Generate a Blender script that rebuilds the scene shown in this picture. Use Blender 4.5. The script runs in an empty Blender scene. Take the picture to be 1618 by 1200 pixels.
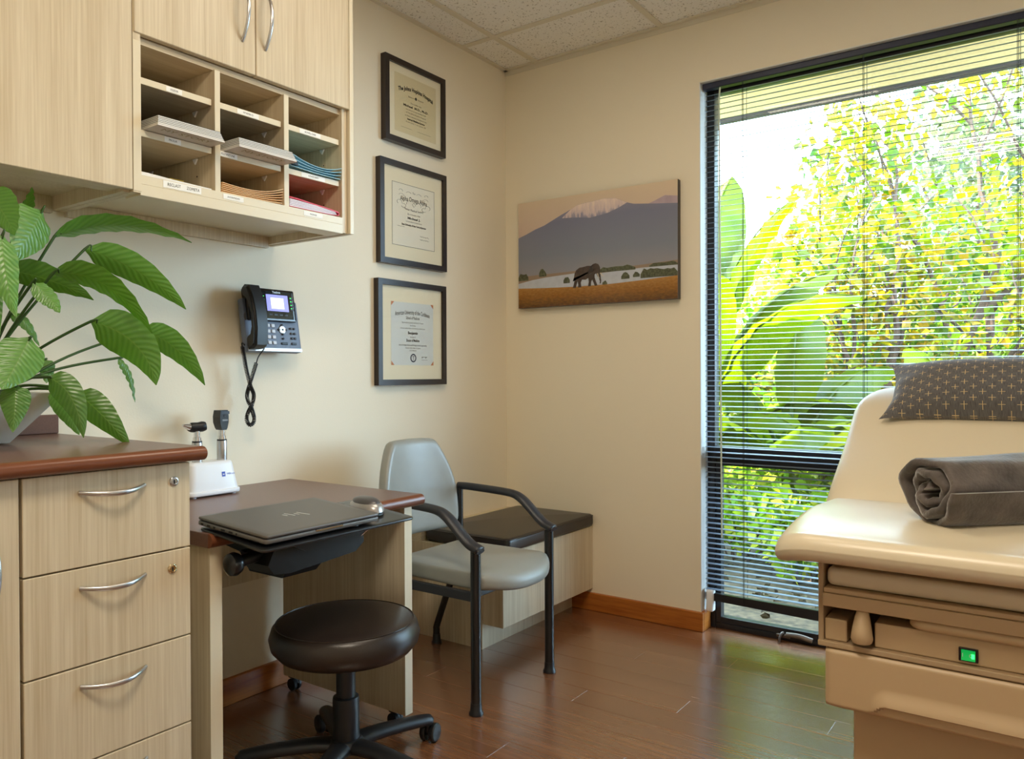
import bpy, bmesh, math, random
from mathutils import Vector, Matrix
R = math.radians
rnd = random.Random(7)
scene = bpy.context.scene
col = scene.collection

# ------------------------------------------------------------------ camera
CAM = Vector((2.1266, -2.9479, 1.023))
REF = Vector((2.1266, -2.9479, 1.023))   # survey point the layout was measured from
AX_R = Vector((0.815036, 0.579396, -0.004049))
AX_U = Vector((-0.000704, 0.007979, 0.999968))
AX_F = Vector((-0.57941, 0.815007, -0.006911))
FPX = 1230.6
cd = bpy.data.cameras.new('camera'); cam = bpy.data.objects.new('camera', cd); col.objects.link(cam)
m = Matrix.Identity(4)
for i in range(3):
    m[i][0] = AX_R[i]; m[i][1] = AX_U[i]; m[i][2] = -AX_F[i]; m[i][3] = CAM[i]
cam.matrix_world = m
cd.sensor_fit = 'HORIZONTAL'; cd.sensor_width = 36.0; cd.lens = FPX * 36.0 / 1618.0
cd.clip_start = 0.02; cd.clip_end = 300
scene.camera = cam

# ------------------------------------------------------------------ world, sun, exposure
world = bpy.data.worlds.new('world'); scene.world = world; world.use_nodes = True
bg = world.node_tree.nodes['Background']
bg.inputs['Color'].default_value = (0.52, 0.76, 1.0, 1)
bg.inputs['Strength'].default_value = 17.0
sl = bpy.data.lights.new('sun', 'SUN'); sl.energy = 30.0; sl.angle = R(1.0); sl.color = (1.0, 0.93, 0.80)
so = bpy.data.objects.new('sun', sl); col.objects.link(so)
so.rotation_euler = Vector((-0.55, -0.08, 0.83)).to_track_quat('Z', 'Y').to_euler()
# sky portal filling the window opening (guides sampling, gives off no light of its own)
pl = bpy.data.lights.new('window_portal', 'AREA'); pl.shape = 'RECTANGLE'; pl.size = 1.52; pl.size_y = 2.15
pl.cycles.is_portal = True
po = bpy.data.objects.new('window_portal', pl); col.objects.link(po)
po.location = (1.70, 0.125, 1.09); po.rotation_euler = (R(-90), 0, 0)
vs = scene.view_settings
vs.view_transform = 'Standard'; vs.look = 'None'; vs.exposure = 0.22; vs.gamma = 1.0
vs.use_curve_mapping = False
scene.cycles.max_bounces = 10; scene.cycles.diffuse_bounces = 5; scene.cycles.glossy_bounces = 4
scene.cycles.transparent_max_bounces = 16; scene.cycles.transmission_bounces = 6
scene.cycles.sample_clamp_indirect = 6.0
scene.cycles.caustics_reflective = False; scene.cycles.caustics_refractive = False

# ------------------------------------------------------------------ materials
def srgb(r, g, b):
    def c(v):
        v /= 255.0
        return v / 12.92 if v <= 0.04045 else ((v + 0.055) / 1.055) ** 2.4
    return (c(r), c(g), c(b), 1.0)
def new_mat(name):
    mt = bpy.data.materials.new(name); mt.use_nodes = True
    nt = mt.node_tree
    return mt, nt, nt.nodes['Principled BSDF'], nt.links
def plain(name, color, rough=0.5, metal=0.0, spec=0.5, bump=0.0, bscale=200.0, coat=0.0, sheen=0.0, var=0.0, vscale=8.0):
    mt, nt, p, L = new_mat(name)
    p.inputs['Base Color'].default_value = color
    p.inputs['Roughness'].default_value = rough; p.inputs['Metallic'].default_value = metal
    p.inputs['Specular IOR Level'].default_value = spec
    if coat: p.inputs['Coat Weight'].default_value = coat; p.inputs['Coat Roughness'].default_value = 0.15
    if sheen: p.inputs['Sheen Weight'].default_value = sheen; p.inputs['Sheen Roughness'].default_value = 0.4
    if bump or var:
        tc = nt.nodes.new('ShaderNodeTexCoord')
    if bump:
        n = nt.nodes.new('ShaderNodeTexNoise'); n.inputs['Scale'].default_value = bscale; n.inputs['Detail'].default_value = 3
        b = nt.nodes.new('ShaderNodeBump'); b.inputs['Strength'].default_value = bump; b.inputs['Distance'].default_value = 0.002
        L.new(tc.outputs['Object'], n.inputs['Vector']); L.new(n.outputs['Fac'], b.inputs['Height']); L.new(b.outputs['Normal'], p.inputs['Normal'])
    if var:
        n = nt.nodes.new('ShaderNodeTexNoise'); n.inputs['Scale'].default_value = vscale; n.inputs['Detail'].default_value = 4
        r = nt.nodes.new('ShaderNodeValToRGB')
        c0 = [max(0, c * (1 - var)) for c in color[:3]] + [1]; c1 = [min(1, c * (1 + var)) for c in color[:3]] + [1]
        r.color_ramp.elements[0].position = 0.3; r.color_ramp.elements[0].color = c0
        r.color_ramp.elements[1].position = 0.7; r.color_ramp.elements[1].color = c1
        L.new(tc.outputs['Object'], n.inputs['Vector']); L.new(n.outputs['Fac'], r.inputs['Fac']); L.new(r.outputs['Color'], p.inputs['Base Color'])
    return mt
def grain(name, dark, light, scale, rough=0.4, island=0.0, coat=0.0, bump=0.03, spec=0.5, fine=3.0, low=0.3, high=0.7):
    """wood: noise stretched along the axis with the small scale"""
    mt, nt, p, L = new_mat(name)
    tc = nt.nodes.new('ShaderNodeTexCoord'); mp = nt.nodes.new('ShaderNodeMapping'); mp.inputs['Scale'].default_value = scale
    vec = tc.outputs['Object']
    if island:
        oi = nt.nodes.new('ShaderNodeObjectInfo'); ad = nt.nodes.new('ShaderNodeVectorMath'); ad.operation = 'ADD'
        ml = nt.nodes.new('ShaderNodeVectorMath'); ml.operation = 'SCALE'; ml.inputs[3].default_value = 17.0
        cb = nt.nodes.new('ShaderNodeCombineXYZ')
        for k in range(3): L.new(oi.outputs['Random'], cb.inputs[k])
        L.new(cb.outputs[0], ml.inputs[0]); L.new(ml.outputs[0], ad.inputs[0]); L.new(tc.outputs['Object'], ad.inputs[1]); vec = ad.outputs[0]
    L.new(vec, mp.inputs['Vector'])
    n = nt.nodes.new('ShaderNodeTexNoise'); n.inputs['Scale'].default_value = 1.0; n.inputs['Detail'].default_value = fine; n.inputs['Roughness'].default_value = 0.65
    L.new(mp.outputs[0], n.inputs['Vector'])
    n2 = nt.nodes.new('ShaderNodeTexNoise'); n2.inputs['Scale'].default_value = 0.13; n2.inputs['Detail'].default_value = 2
    L.new(mp.outputs[0], n2.inputs['Vector'])
    mx = nt.nodes.new('ShaderNodeMath'); mx.operation = 'MULTIPLY_ADD'; mx.inputs[1].default_value = 0.62
    m2 = nt.nodes.new('ShaderNodeMath'); m2.operation = 'MULTIPLY'; m2.inputs[1].default_value = 0.38
    L.new(n2.outputs['Fac'], m2.inputs[0]); L.new(n.outputs['Fac'], mx.inputs[0]); L.new(m2.outputs[0], mx.inputs[2])
    r = nt.nodes.new('ShaderNodeValToRGB')
    r.color_ramp.elements[0].position = low; r.color_ramp.elements[0].color = dark
    r.color_ramp.elements[1].position = high; r.color_ramp.elements[1].color = light
    L.new(mx.outputs[0], r.inputs['Fac'])
    out = r.outputs['Color']
    if island:
        hs = nt.nodes.new('ShaderNodeHueSaturation'); mr = nt.nodes.new('ShaderNodeMapRange')
        mr.inputs['To Min'].default_value = 1 - island; mr.inputs['To Max'].default_value = 1 + island
        L.new(oi.outputs['Random'], mr.inputs['Value']); L.new(mr.outputs[0], hs.inputs['Value']); L.new(out, hs.inputs['Color']); out = hs.outputs['Color']
    L.new(out, p.inputs['Base Color'])
    p.inputs['Roughness'].default_value = rough; p.inputs['Specular IOR Level'].default_value = spec
    if coat: p.inputs['Coat Weight'].default_value = coat; p.inputs['Coat Roughness'].default_value = 0.27; p.inputs['Coat IOR'].default_value = 1.65
    if bump:
        b = nt.nodes.new('ShaderNodeBump'); b.inputs['Strength'].default_value = bump; b.inputs['Distance'].default_value = 0.002
        L.new(n.outputs['Fac'], b.inputs['Height']); L.new(b.outputs['Normal'], p.inputs['Normal'])
    return mt
def leafy(name, c_lo, c_mid, c_hi, trans=0.5, gloss=0.02, island=True, rough=0.45, k=0.32):
    c_lo, c_mid, c_hi = [tuple(v * k for v in c[:3]) + (1,) for c in (c_lo, c_mid, c_hi)]
    mt = bpy.data.materials.new(name); mt.use_nodes = True; nt = mt.node_tree; L = nt.links
    for n in list(nt.nodes): nt.nodes.remove(n)
    out = nt.nodes.new('ShaderNodeOutputMaterial')
    g = nt.nodes.new('ShaderNodeNewGeometry'); r = nt.nodes.new('ShaderNodeValToRGB')
    e = r.color_ramp.elements; e[0].position = 0.1; e[0].color = c_lo; e[1].position = 0.9; e[1].color = c_hi
    k = e.new(0.5); k.color = c_mid
    if island: L.new(g.outputs['Random Per Island'], r.inputs['Fac'])
    else:
        tc = nt.nodes.new('ShaderNodeTexCoord'); n = nt.nodes.new('ShaderNodeTexNoise'); n.inputs['Scale'].default_value = 6
        L.new(tc.outputs['Object'], n.inputs['Vector']); L.new(n.outputs['Fac'], r.inputs['Fac'])
    d = nt.nodes.new('ShaderNodeBsdfDiffuse'); t = nt.nodes.new('ShaderNodeBsdfTranslucent'); gl = nt.nodes.new('ShaderNodeBsdfGlossy'); gl.inputs['Roughness'].default_value = rough
    m1 = nt.nodes.new('ShaderNodeMixShader'); m1.inputs[0].default_value = trans
    m2 = nt.nodes.new('ShaderNodeMixShader'); m2.inputs[0].default_value = gloss
    L.new(r.outputs[0], d.inputs[0]); L.new(r.outputs[0], t.inputs[0])
    L.new(d.outputs[0], m1.inputs[1]); L.new(t.outputs[0], m1.inputs[2]); L.new(m1.outputs[0], m2.inputs[1]); L.new(gl.outputs[0], m2.inputs[2])
    L.new(m2.outputs[0], out.inputs[0])
    return mt
def glass_mat(name, tint=(1, 1, 1, 1), refl=0.035, rough=0.0):
    mt = bpy.data.materials.new(name); mt.use_nodes = True; nt = mt.node_tree; L = nt.links
    for n in list(nt.nodes): nt.nodes.remove(n)
    out = nt.nodes.new('ShaderNodeOutputMaterial'); t = nt.nodes.new('ShaderNodeBsdfTransparent'); t.inputs[0].default_value = tint
    g = nt.nodes.new('ShaderNodeBsdfGlossy'); g.inputs['Roughness'].default_value = rough
    f = nt.nodes.new('ShaderNodeLayerWeight'); f.inputs[0].default_value = 0.5
    pw = nt.nodes.new('ShaderNodeMath'); pw.operation = 'POWER'; pw.inputs[1].default_value = 5.0
    ma = nt.nodes.new('ShaderNodeMath'); ma.operation = 'MULTIPLY_ADD'; ma.inputs[1].default_value = 0.9; ma.inputs[2].default_value = refl
    mx = nt.nodes.new('ShaderNodeMixShader'); L.new(f.outputs['Facing'], pw.inputs[0]); L.new(pw.outputs[0], ma.inputs[0]); L.new(ma.outputs[0], mx.inputs[0]); L.new(t.outputs[0], mx.inputs[1]); L.new(g.outputs[0], mx.inputs[2]); L.new(mx.outputs[0], out.inputs[0])
    return mt
def emit(name, color, s):
    mt, nt, p, L = new_mat(name)
    p.inputs['Base Color'].default_value = color; p.inputs['Emission Color'].default_value = color; p.inputs['Emission Strength'].default_value = s
    return mt
M = {}
M['paint'] = plain('cream_paint', srgb(240, 229, 205), 0.55, bump=0.12, bscale=160, spec=0.35)
M['reveal'] = plain('white_reveal_paint', srgb(228, 226, 220), 0.5)
M['lam'] = grain('laminate_upright', srgb(190, 171, 138), srgb(226, 213, 186), (150, 150, 3.0), 0.38, bump=0.02)
M['lam_h'] = grain('laminate_lengthwise', srgb(190, 171, 138), srgb(226, 213, 186), (150, 3.0, 150), 0.38, bump=0.02)
M['edge'] = plain('laminate_edge_band', srgb(226, 215, 188), 0.35)
M['counter'] = plain('brown_laminate', srgb(112, 82, 70), 0.32, var=0.10, vscale=260)
M['nosing'] = grain('cherry_nosing', srgb(98, 54, 34), srgb(130, 78, 52), (90, 5, 90), 0.28)
M['floor'] = grain('strand_bamboo_floor', srgb(104, 64, 40), srgb(148, 100, 66), (3.0, 130, 60), 0.23, island=0.05, bump=0.0, spec=0.8, low=0.28, high=0.74, coat=1.0)
M['joint'] = plain('floor_underlay', srgb(60, 36, 22), 0.8)
M['base'] = grain('amber_bamboo_skirting', srgb(150, 82, 26), srgb(190, 116, 46), (4.5, 4.5, 60), 0.35, low=0.35, high=0.65)
M['steel'] = plain('brushed_nickel', (0.60, 0.60, 0.61, 1), 0.28, metal=1.0)
M['chrome'] = plain('chrome', (0.80, 0.80, 0.82, 1), 0.10, metal=1.0)
M['brass'] = plain('polished_brass_lock', (0.72, 0.58, 0.36, 1), 0.15, metal=1.0)
M['black'] = plain('black_powder_coat', srgb(17, 18, 20), 0.30, coat=0.3)
M['blackp'] = plain('black_plastic', srgb(26, 27, 30), 0.42)
M['armp'] = plain('charcoal_arm_pad', srgb(40, 42, 48), 0.40)
M['gvinyl'] = plain('grey_vinyl', srgb(150, 152, 146), 0.36, bump=0.10, bscale=420, var=0.05, vscale=12)
M['bleather'] = plain('dark_brown_vinyl', srgb(44, 36, 32), 0.33, bump=0.10, bscale=260, var=0.12, vscale=14)
M['creamv'] = plain('cream_vinyl', srgb(220, 207, 180), 0.32, bump=0.04, bscale=60, spec=0.55)
M['beigep'] = plain('beige_plastic', srgb(196, 170, 134), 0.42)
M['beiged'] = plain('beige_steel', srgb(178, 154, 122), 0.45)
M['white'] = plain('white_plastic', srgb(236, 238, 242), 0.30)
M['paper'] = plain('white_paper', srgb(235, 233, 226), 0.7)
M['label'] = plain('label_tape', srgb(244, 243, 236), 0.5)
M['ink'] = plain('black_ink', srgb(30, 28, 26), 0.7)
M['inkg'] = plain('faded_ink', srgb(110, 104, 92), 0.8)
M['frame'] = plain('espresso_frame', srgb(40, 30, 26), 0.30)
M['mat'] = plain('cream_mat_board', srgb(236, 226, 196), 0.8)
M['cert_y'] = plain('parchment', srgb(220, 206, 164), 0.8)
M['cert_w'] = plain('ivory_certificate', srgb(232, 226, 206), 0.8)
M['cert_g'] = plain('pale_grey_certificate', srgb(214, 218, 212), 0.8)
M['clear'] = glass_mat('picture_glass', refl=0.02)
M['pane'] = glass_mat('window_glass', tint=(0.97, 0.99, 0.98, 1), refl=0.03)
M['alu'] = plain('dark_bronze_aluminium', srgb(30, 30, 34), 0.38)
M['navy'] = plain('navy_headrail', srgb(38, 44, 66), 0.40)
M['slat'] = plain('blue_grey_slat', srgb(122, 138, 158), 0.42, metal=0.0)
M['cord'] = plain('dark_cord', srgb(28, 30, 32), 0.8)
M['offwhite'] = plain('off_white_paint', srgb(242, 238, 230), 0.55)
M['armblk'] = plain('satin_black_steel', srgb(13, 13, 14), 0.36)
M['lapt'] = plain('laptop_aluminium', srgb(116, 113, 110), 0.42, metal=0.55)
M['lapd'] = plain('laptop_dark', srgb(52, 52, 54), 0.4, metal=0.5)
M['tile'] = None
LAMP_W = (22.0, 6.0)   # added warm ceiling fill lamps, W
def tile_mat():
    mt, nt, p, L = new_mat('acoustic_tile')
    tc = nt.nodes.new('ShaderNodeTexCoord')
    v = nt.nodes.new('ShaderNodeTexNoise'); v.inputs['Scale'].default_value = 130; v.inputs['Detail'].default_value = 1
    r = nt.nodes.new('ShaderNodeValToRGB'); r.color_ramp.elements[0].position = 0.30; r.color_ramp.elements[0].color = srgb(180, 172, 158)
    r.color_ramp.elements[1].position = 0.37; r.color_ramp.elements[1].color = srgb(246, 242, 234)
    b = nt.nodes.new('ShaderNodeBump'); b.inputs['Strength'].default_value = 0.3; b.inputs['Distance'].default_value = 0.003
    L.new(tc.outputs['Object'], v.inputs['Vector']); L.new(v.outputs['Fac'], r.inputs['Fac']); L.new(r.outputs[0], p.inputs['Base Color'])
    L.new(v.outputs['Fac'], b.inputs['Height']); L.new(b.outputs[0], p.inputs['Normal']); p.inputs['Roughness'].default_value = 0.9
    return mt
M['tile'] = tile_mat()
M['tbar'] = plain('ceiling_grid_paint', srgb(224, 215, 194), 0.5)

# ------------------------------------------------------------------ mesh builder
class MB:
    def __init__(s): s.v = []; s.f = []; s.mi = []; s.slot = 0; s.uv = None
    def raw(s, v, f):
        b = len(s.v); s.v += [tuple(p) for p in v]; s.f += [tuple(i + b for i in q) for q in f]; s.mi += [s.slot] * len(f); return s
    def box(s, x0, x1, y0, y1, z0, z1):
        v = [(x, y, z) for x in (x0, x1) for y in (y0, y1) for z in (z0, z1)]
        return s.raw(v, [(0, 1, 3, 2), (4, 6, 7, 5), (0, 4, 5, 1), (2, 3, 7, 6), (0, 2, 6, 4), (1, 5, 7, 3)])
    def rbox(s, x0, x1, y0, y1, z0, z1, r=0.003, seg=2):
        bm = bmesh.new(); bmesh.ops.create_cube(bm, size=1)
        for q in bm.verts: q.co = Vector(((x0 + x1) / 2 + q.co.x * (x1 - x0), (y0 + y1) / 2 + q.co.y * (y1 - y0), (z0 + z1) / 2 + q.co.z * (z1 - z0)))
        bmesh.ops.bevel(bm, geom=bm.edges[:], offset=r, segments=seg, affect='EDGES', profile=0.5)
        bm.verts.index_update()
        s.raw([q.co.copy() for q in bm.verts], [[q.index for q in fc.verts] for fc in bm.faces]); bm.free(); return s
    def tube(s, pts, rad, n=10, cap=True, flat=None):
        pts = [Vector(p) for p in pts]; k = len(pts)
        rad = rad if isinstance(rad, (list, tuple)) else [rad] * k
        t0 = (pts[1] - pts[0]).normalized(); a = t0.orthogonal().normalized()
        if flat is not None: a = (Vector(flat) - t0 * Vector(flat).dot(t0)).normalized()
        v = []
        for i, p in enumerate(pts):
            t = (pts[min(i + 1, k - 1)] - pts[max(i - 1, 0)]).normalized()
            a = (a - t * a.dot(t)).normalized(); b = t.cross(a)
            rr = rad[i]; ra, rb = rr if isinstance(rr, tuple) else (rr, rr)
            for j in range(n):
                w = 2 * math.pi * j / n; v.append(p + a * (ra * math.cos(w)) + b * (rb * math.sin(w)))
        f = []
        for i in range(k - 1):
            for j in range(n):
                f.append((i * n + j, i * n + (j + 1) % n, (i + 1) * n + (j + 1) % n, (i + 1) * n + j))
        if cap: f += [tuple(range(n - 1, -1, -1)), tuple((k - 1) * n + j for j in range(n))]
        return s.raw(v, f)
    def lathe(s, prof, c, n=32, axis='z'):
        v = []; f = []
        for (r, h) in prof:
            for j in range(n):
                w = 2 * math.pi * j / n; a, b = r * math.cos(w), r * math.sin(w)
                v.append((c[0] + a, c[1] + b, c[2] + h) if axis == 'z' else (c[0] + h, c[1] + a, c[2] + b) if axis == 'x' else (c[0] + b, c[1] + h, c[2] + a))
        for i in range(len(prof) - 1):
            for j in range(n): f.append((i * n + j, i * n + (j + 1) % n, (i + 1) * n + (j + 1) % n, (i + 1) * n + j))
        f += [tuple(range(n - 1, -1, -1)), tuple((len(prof) - 1) * n + j for j in range(n))]
        return s.raw(v, f)
    def prism(s, poly, fn0, fn1):
        k = len(poly); v = [fn0(*p) for p in poly] + [fn1(*p) for p in poly]
        f = [tuple(range(k - 1, -1, -1)), tuple(range(k, 2 * k))] + [(i, (i + 1) % k, k + (i + 1) % k, k + i) for i in range(k)]
        return s.raw(v, f)
    def grid(s, fn, nu, nv):
        v = [fn(i / nu, j / nv) for i in range(nu + 1) for j in range(nv + 1)]
        f = [(i * (nv + 1) + j, (i + 1) * (nv + 1) + j, (i + 1) * (nv + 1) + j + 1, i * (nv + 1) + j + 1) for i in range(nu) for j in range(nv)]
        return s.raw(v, f)
    def cushion(s, pts, h, re, crown=0.0, xf=None, arc=5, inner=(0.9, 0.72, 0.5, 0.25), belly=0.0):
        """plan outline pts (counter-clockwise), height h, rounded rim re, domed top"""
        xf = xf or (lambda u, v, w: (u, v, w)); k = len(pts); nrm = []
        for i in range(k):
            a = Vector(pts[i - 1]); b = Vector(pts[(i + 1) % k]); t = (b - a).normalized(); nrm.append(Vector((t.y, -t.x)))
        rings = [(re, 0.0)]
        for q in range(1, arc + 1): w = math.pi / 2 * q / arc; rings.append((re * (1 - math.sin(w)), re * (1 - math.cos(w))))
        for q in range(0, arc + 1): w = math.pi / 2 * q / arc; rings.append((re * (1 - math.cos(w)), h - re + re * math.sin(w)))
        v = []
        for ins, w in rings:
            for i in range(k): p = Vector(pts[i]) - nrm[i] * ins; v.append(xf(p.x, p.y, w))
        top = [Vector(pts[i]) - nrm[i] * re for i in range(k)]; c = sum(top, Vector((0, 0))) / k
        for sc in inner:
            for p in top:
                q = c + (p - c) * sc; v.append(xf(q.x, q.y, h + crown * (1 - sc * sc)))
        nr = len(rings) + len(inner); v.append(xf(c.x, c.y, h + crown)); ci = len(v) - 1
        f = [tuple(range(k - 1, -1, -1))]
        for i in range(nr - 1):
            for j in range(k): f.append((i * k + j, i * k + (j + 1) % k, (i + 1) * k + (j + 1) % k, (i + 1) * k + j))
        for j in range(k): f.append(((nr - 1) * k + j, (nr - 1) * k + (j + 1) % k, ci))
        return s.raw(v, f)
def rrect(x0, x1, y0, y1, r, n=6):
    """rounded rectangle outline, counter-clockwise"""
    r4 = r if isinstance(r, (list, tuple)) else [r] * 4; out = []
    for (cx, cy, a0, rr) in ((x1 - r4[0], y0 + r4[0], -90, r4[0]), (x1 - r4[1], y1 - r4[1], 0, r4[1]), (x0 + r4[2], y1 - r4[2], 90, r4[2]), (x0 + r4[3], y0 + r4[3], 180, r4[3])):
        for i in range(n + 1): w = R(a0 + 90 * i / n); out.append((cx + rr * math.cos(w), cy + rr * math.sin(w)))
    # densify the straight runs
    res = []
    for i, p in enumerate(out):
        q = out[(i + 1) % len(out)]; res.append(p); d = math.hypot(q[0] - p[0], q[1] - p[1])
        k = int(d / 0.04)
        for j in range(1, k): res.append((p[0] + (q[0] - p[0]) * j / k, p[1] + (q[1] - p[1]) * j / k))
    return res
def spline(pts, n=8):
    """Catmull-Rom through the points"""
    P = [Vector(p) for p in pts]; P = [P[0] * 2 - P[1]] + P + [P[-1] * 2 - P[-2]]; out = []
    for i in range(1, len(P) - 2):
        for j in range(n):
            t = j / n; a, b, c, d = P[i - 1], P[i], P[i + 1], P[i + 2]
            out.append(0.5 * ((2 * b) + (c - a) * t + (2 * a - 5 * b + 4 * c - d) * t * t + (3 * b - a - 3 * c + d) * t ** 3))
    out.append(P[-2]); return out
ORG = {}
def tag(o, label=None, cat=None, group=None, kind=None):
    if label: o['label'] = label
    if cat: o['category'] = cat
    if group: o['group'] = group
    if kind: o['kind'] = kind
    return o
def thing(name, loc, label, cat, group=None, kind=None):
    o = bpy.data.objects.new(name, None); o.empty_display_size = 0.05; col.objects.link(o); o.location = loc
    ORG[o.name] = Vector(loc); return tag(o, label, cat, group, kind)
def put(name, mb, mat, parent=None, label=None, cat=None, group=None, kind=None, smooth=None, loc=None):
    """ONE mesh object; vertices are given in room coordinates"""
    off = ORG[parent.name] if parent else Vector(loc or (0, 0, 0))
    me = bpy.data.meshes.new(name)
    me.from_pydata([(p[0] - off.x, p[1] - off.y, p[2] - off.z) for p in mb.v], [], mb.f)
    for mt in (mat if isinstance(mat, (list, tuple)) else [mat]): me.materials.append(M[mt] if isinstance(mt, str) else mt)
    if any(mb.mi): me.polygons.foreach_set('material_index', mb.mi)
    if smooth is not None:
        me.polygons.foreach_set('use_smooth', [True] * len(me.polygons)); me.set_sharp_from_angle(angle=R(smooth))
    if mb.uv:
        ul = me.uv_layers.new(name='UVMap')
        for lp in me.loops: ul.data[lp.index].uv = mb.uv[lp.vertex_index]
    me.update()
    o = bpy.data.objects.new(name, me); col.objects.link(o)
    if parent: o.parent = parent
    else: o.location = off
    ORG[o.name] = off
    return tag(o, label, cat, group, kind)
def copy_tree(o, loc, parent=None):
    c = o.copy(); col.objects.link(c); c.parent = parent
    if parent is None: c.location = loc; ORG[c.name] = Vector(loc)
    for ch in [x for x in bpy.data.objects if x.parent == o]: copy_tree(ch, None, c)
    return c
def text_mb(mb, s, size, fn, align='CENTER', bold=0.0, sx=1.0, bend=0.0):
    """flat lettering; fn(u, v) maps text units to the room"""
    cu = bpy.data.curves.new('t', 'FONT'); cu.body = s; cu.size = size; cu.align_x = align; cu.align_y = 'CENTER'; cu.offset = bold; cu.resolution_u = 2
    o = bpy.data.objects.new('t', cu); col.objects.link(o)
    me = o.to_mesh()
    mb.raw([fn(q.co.x * sx, q.co.y - bend * (q.co.x * sx) ** 2) for q in me.vertices], [tuple(p.vertices) for p in me.polygons])
    o.to_mesh_clear(); bpy.data.objects.remove(o); bpy.data.curves.remove(cu)
    return mb
def at_x(px, py, x):
    d = AX_F + AX_R * ((px - 809) / FPX) - AX_U * ((py - 600) / FPX); t = (x - REF.x) / d.x; return REF + d * t
def at_y(px, py, y):
    d = AX_F + AX_R * ((px - 809) / FPX) - AX_U * ((py - 600) / FPX); t = (y - REF.y) / d.y; return REF + d * t

# ================================================================== SETTING
RX, RY, CZ = 3.0, -3.95, 2.428
WX0, WX1, WZ1 = 0.945, 2.46, 2.175          # window opening in the back wall
# floor: planks running along x
fl = put('floor', MB().box(-0.1, RX + 0.1, RY - 0.1, 0.2, -0.08, -0.012), 'joint', kind='structure')
PWD = 0.1092
row = 0; y = 0.2 - 0.08 + 0.009
ytop = -0.867 + PWD * 10
while ytop > RY:
    y0 = ytop - PWD; off = (1.172 if row % 2 == 0 else 0.868) - 1.52 * 2 + (0.0 if row % 4 < 2 else 0.71)
    x = off
    while x < RX:
        a, b = max(x, 0.0), min(x + 1.52, RX)
        if b - a > 0.02:
            ya, yb = max(y0, RY), min(ytop, 0.075)
            if yb - ya > 0.01:
                mb = MB().rbox(a + 0.0002, b - 0.0002, ya + 0.0003, yb - 0.0003, -0.012, 0.0, 0.0005, 1)
                put('floor_plank', mb, 'floor', fl)
        x += 1.52
    ytop = y0; row += 1
# walls
put('wall_left', MB().box(-0.12, 0.0, RY, 0.12, -0.05, 2.7), 'paint', kind='structure')
put('wall_rear', MB().box(-0.12, RX + 0.12, RY - 0.12, RY, -0.05, 2.7), 'offwhite', kind='structure')
put('wall_right', MB().box(RX, RX + 0.12, RY, 0.12, -0.05, 2.7), 'offwhite', kind='structure')
wb = MB().box(-0.12, WX0, 0.0, 0.12, -0.05, 2.7).box(WX1, RX + 0.12, 0.0, 0.12, -0.05, 2.7).box(WX0, WX1, 0.0, 0.12, WZ1, 2.7)
put('wall_back', wb, 'paint', kind='structure')
# ceiling: lay-in tiles on a painted grid
ce = put('ceiling', MB().box(-0.12, RX + 0.12, RY - 0.12, 0.12, CZ + 0.03, CZ + 0.12), 'tbar', kind='structure')
gx = [0.0, 0.18, 0.79, 1.40, 2.01, 2.62, RX]; gy = [0.0, -0.33, -0.94, -1.55, -2.16, -2.77, -3.38, RY]
LIGHTS = [(1.40, 2.01, -2.77, -2.16), (0.79, 1.40, -1.55, -0.94)]
for i in range(len(gx) - 1):
    for j in range(len(gy) - 1):
        if any(abs(gx[i] - l[0]) < 0.01 and abs(gy[j + 1] - l[2]) < 0.01 for l in LIGHTS): continue
        put('ceiling_tile', MB().box(gx[i] + 0.002, gx[i + 1] - 0.002, gy[j + 1] + 0.002, gy[j] - 0.002, CZ + 0.006, CZ + 0.024), 'tile', ce)
for gxx in gx[1:-1]: put('grid_bar', MB().box(gxx - 0.012, gxx + 0.012, RY, 0.0, CZ, CZ + 0.005), 'tbar', ce)
for gyy in gy[1:-1]: put('grid_bar', MB().box(0.0, RX, gyy - 0.012, gyy + 0.012, CZ + 0.0004, CZ + 0.0054), 'tbar', ce)
put('wall_angle', MB().box(0, RX, -0.022, 0, CZ - 0.001, CZ + 0.005).box(0, RX, -0.003, 0, CZ - 0.020, CZ), 'tbar', ce)
put('wall_angle', MB().box(0, 0.020, RY, 0, CZ - 0.001, CZ + 0.005), 'tbar', ce)
# fill panels added in the ceiling, out of view, to brighten the room
M['lamp'] = emit('warm_fill_diffuser', (1.0, 0.88, 0.68, 1), 1.0)
for li, (x0, x1, y0, y1) in enumerate(LIGHTS):
    cx, cy = (x0 + x1) / 2, (y0 + y1) / 2
    t = thing('ceiling_fill_light', (cx, cy, CZ), 'added unseen square ceiling fill light ' + ('near the middle of the room' if li == 0 else 'above the armchair'), 'light', 'added ceiling fill lights')
    put('housing', MB().box(x0 + 0.013, x1 - 0.013, y0 + 0.013, y1 - 0.013, CZ + 0.014, CZ + 0.028), 'white', t)
    put('diffuser', MB().rbox(x0 + 0.03, x1 - 0.03, y0 + 0.03, y1 - 0.03, CZ + 0.002, CZ + 0.013, 0.002), 'lamp', t)
    al = bpy.data.lights.new('fill_lamp', 'AREA'); al.shape = 'SQUARE'; al.size = 0.54; al.color = (1.0, 0.87, 0.69); al.energy = LAMP_W[li]
    ao = bpy.data.objects.new('fill_lamp', al); col.objects.link(ao); ao.location = (cx, cy, CZ - 0.004)
# skirting
put('baseboard_back', MB().rbox(0.0, WX0 + 0.016, -0.016, 0.0, 0.0, 0.076, 0.003), 'base', kind='structure')
put('baseboard_reveal', MB().rbox(WX0, WX0 + 0.016, 0.0, 0.070, 0.0, 0.076, 0.003), 'base', kind='structure')
put('baseboard_left', MB().rbox(0.0, 0.016, -1.99, -0.67, 0.0, 0.082, 0.003), 'base', kind='structure')
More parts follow.
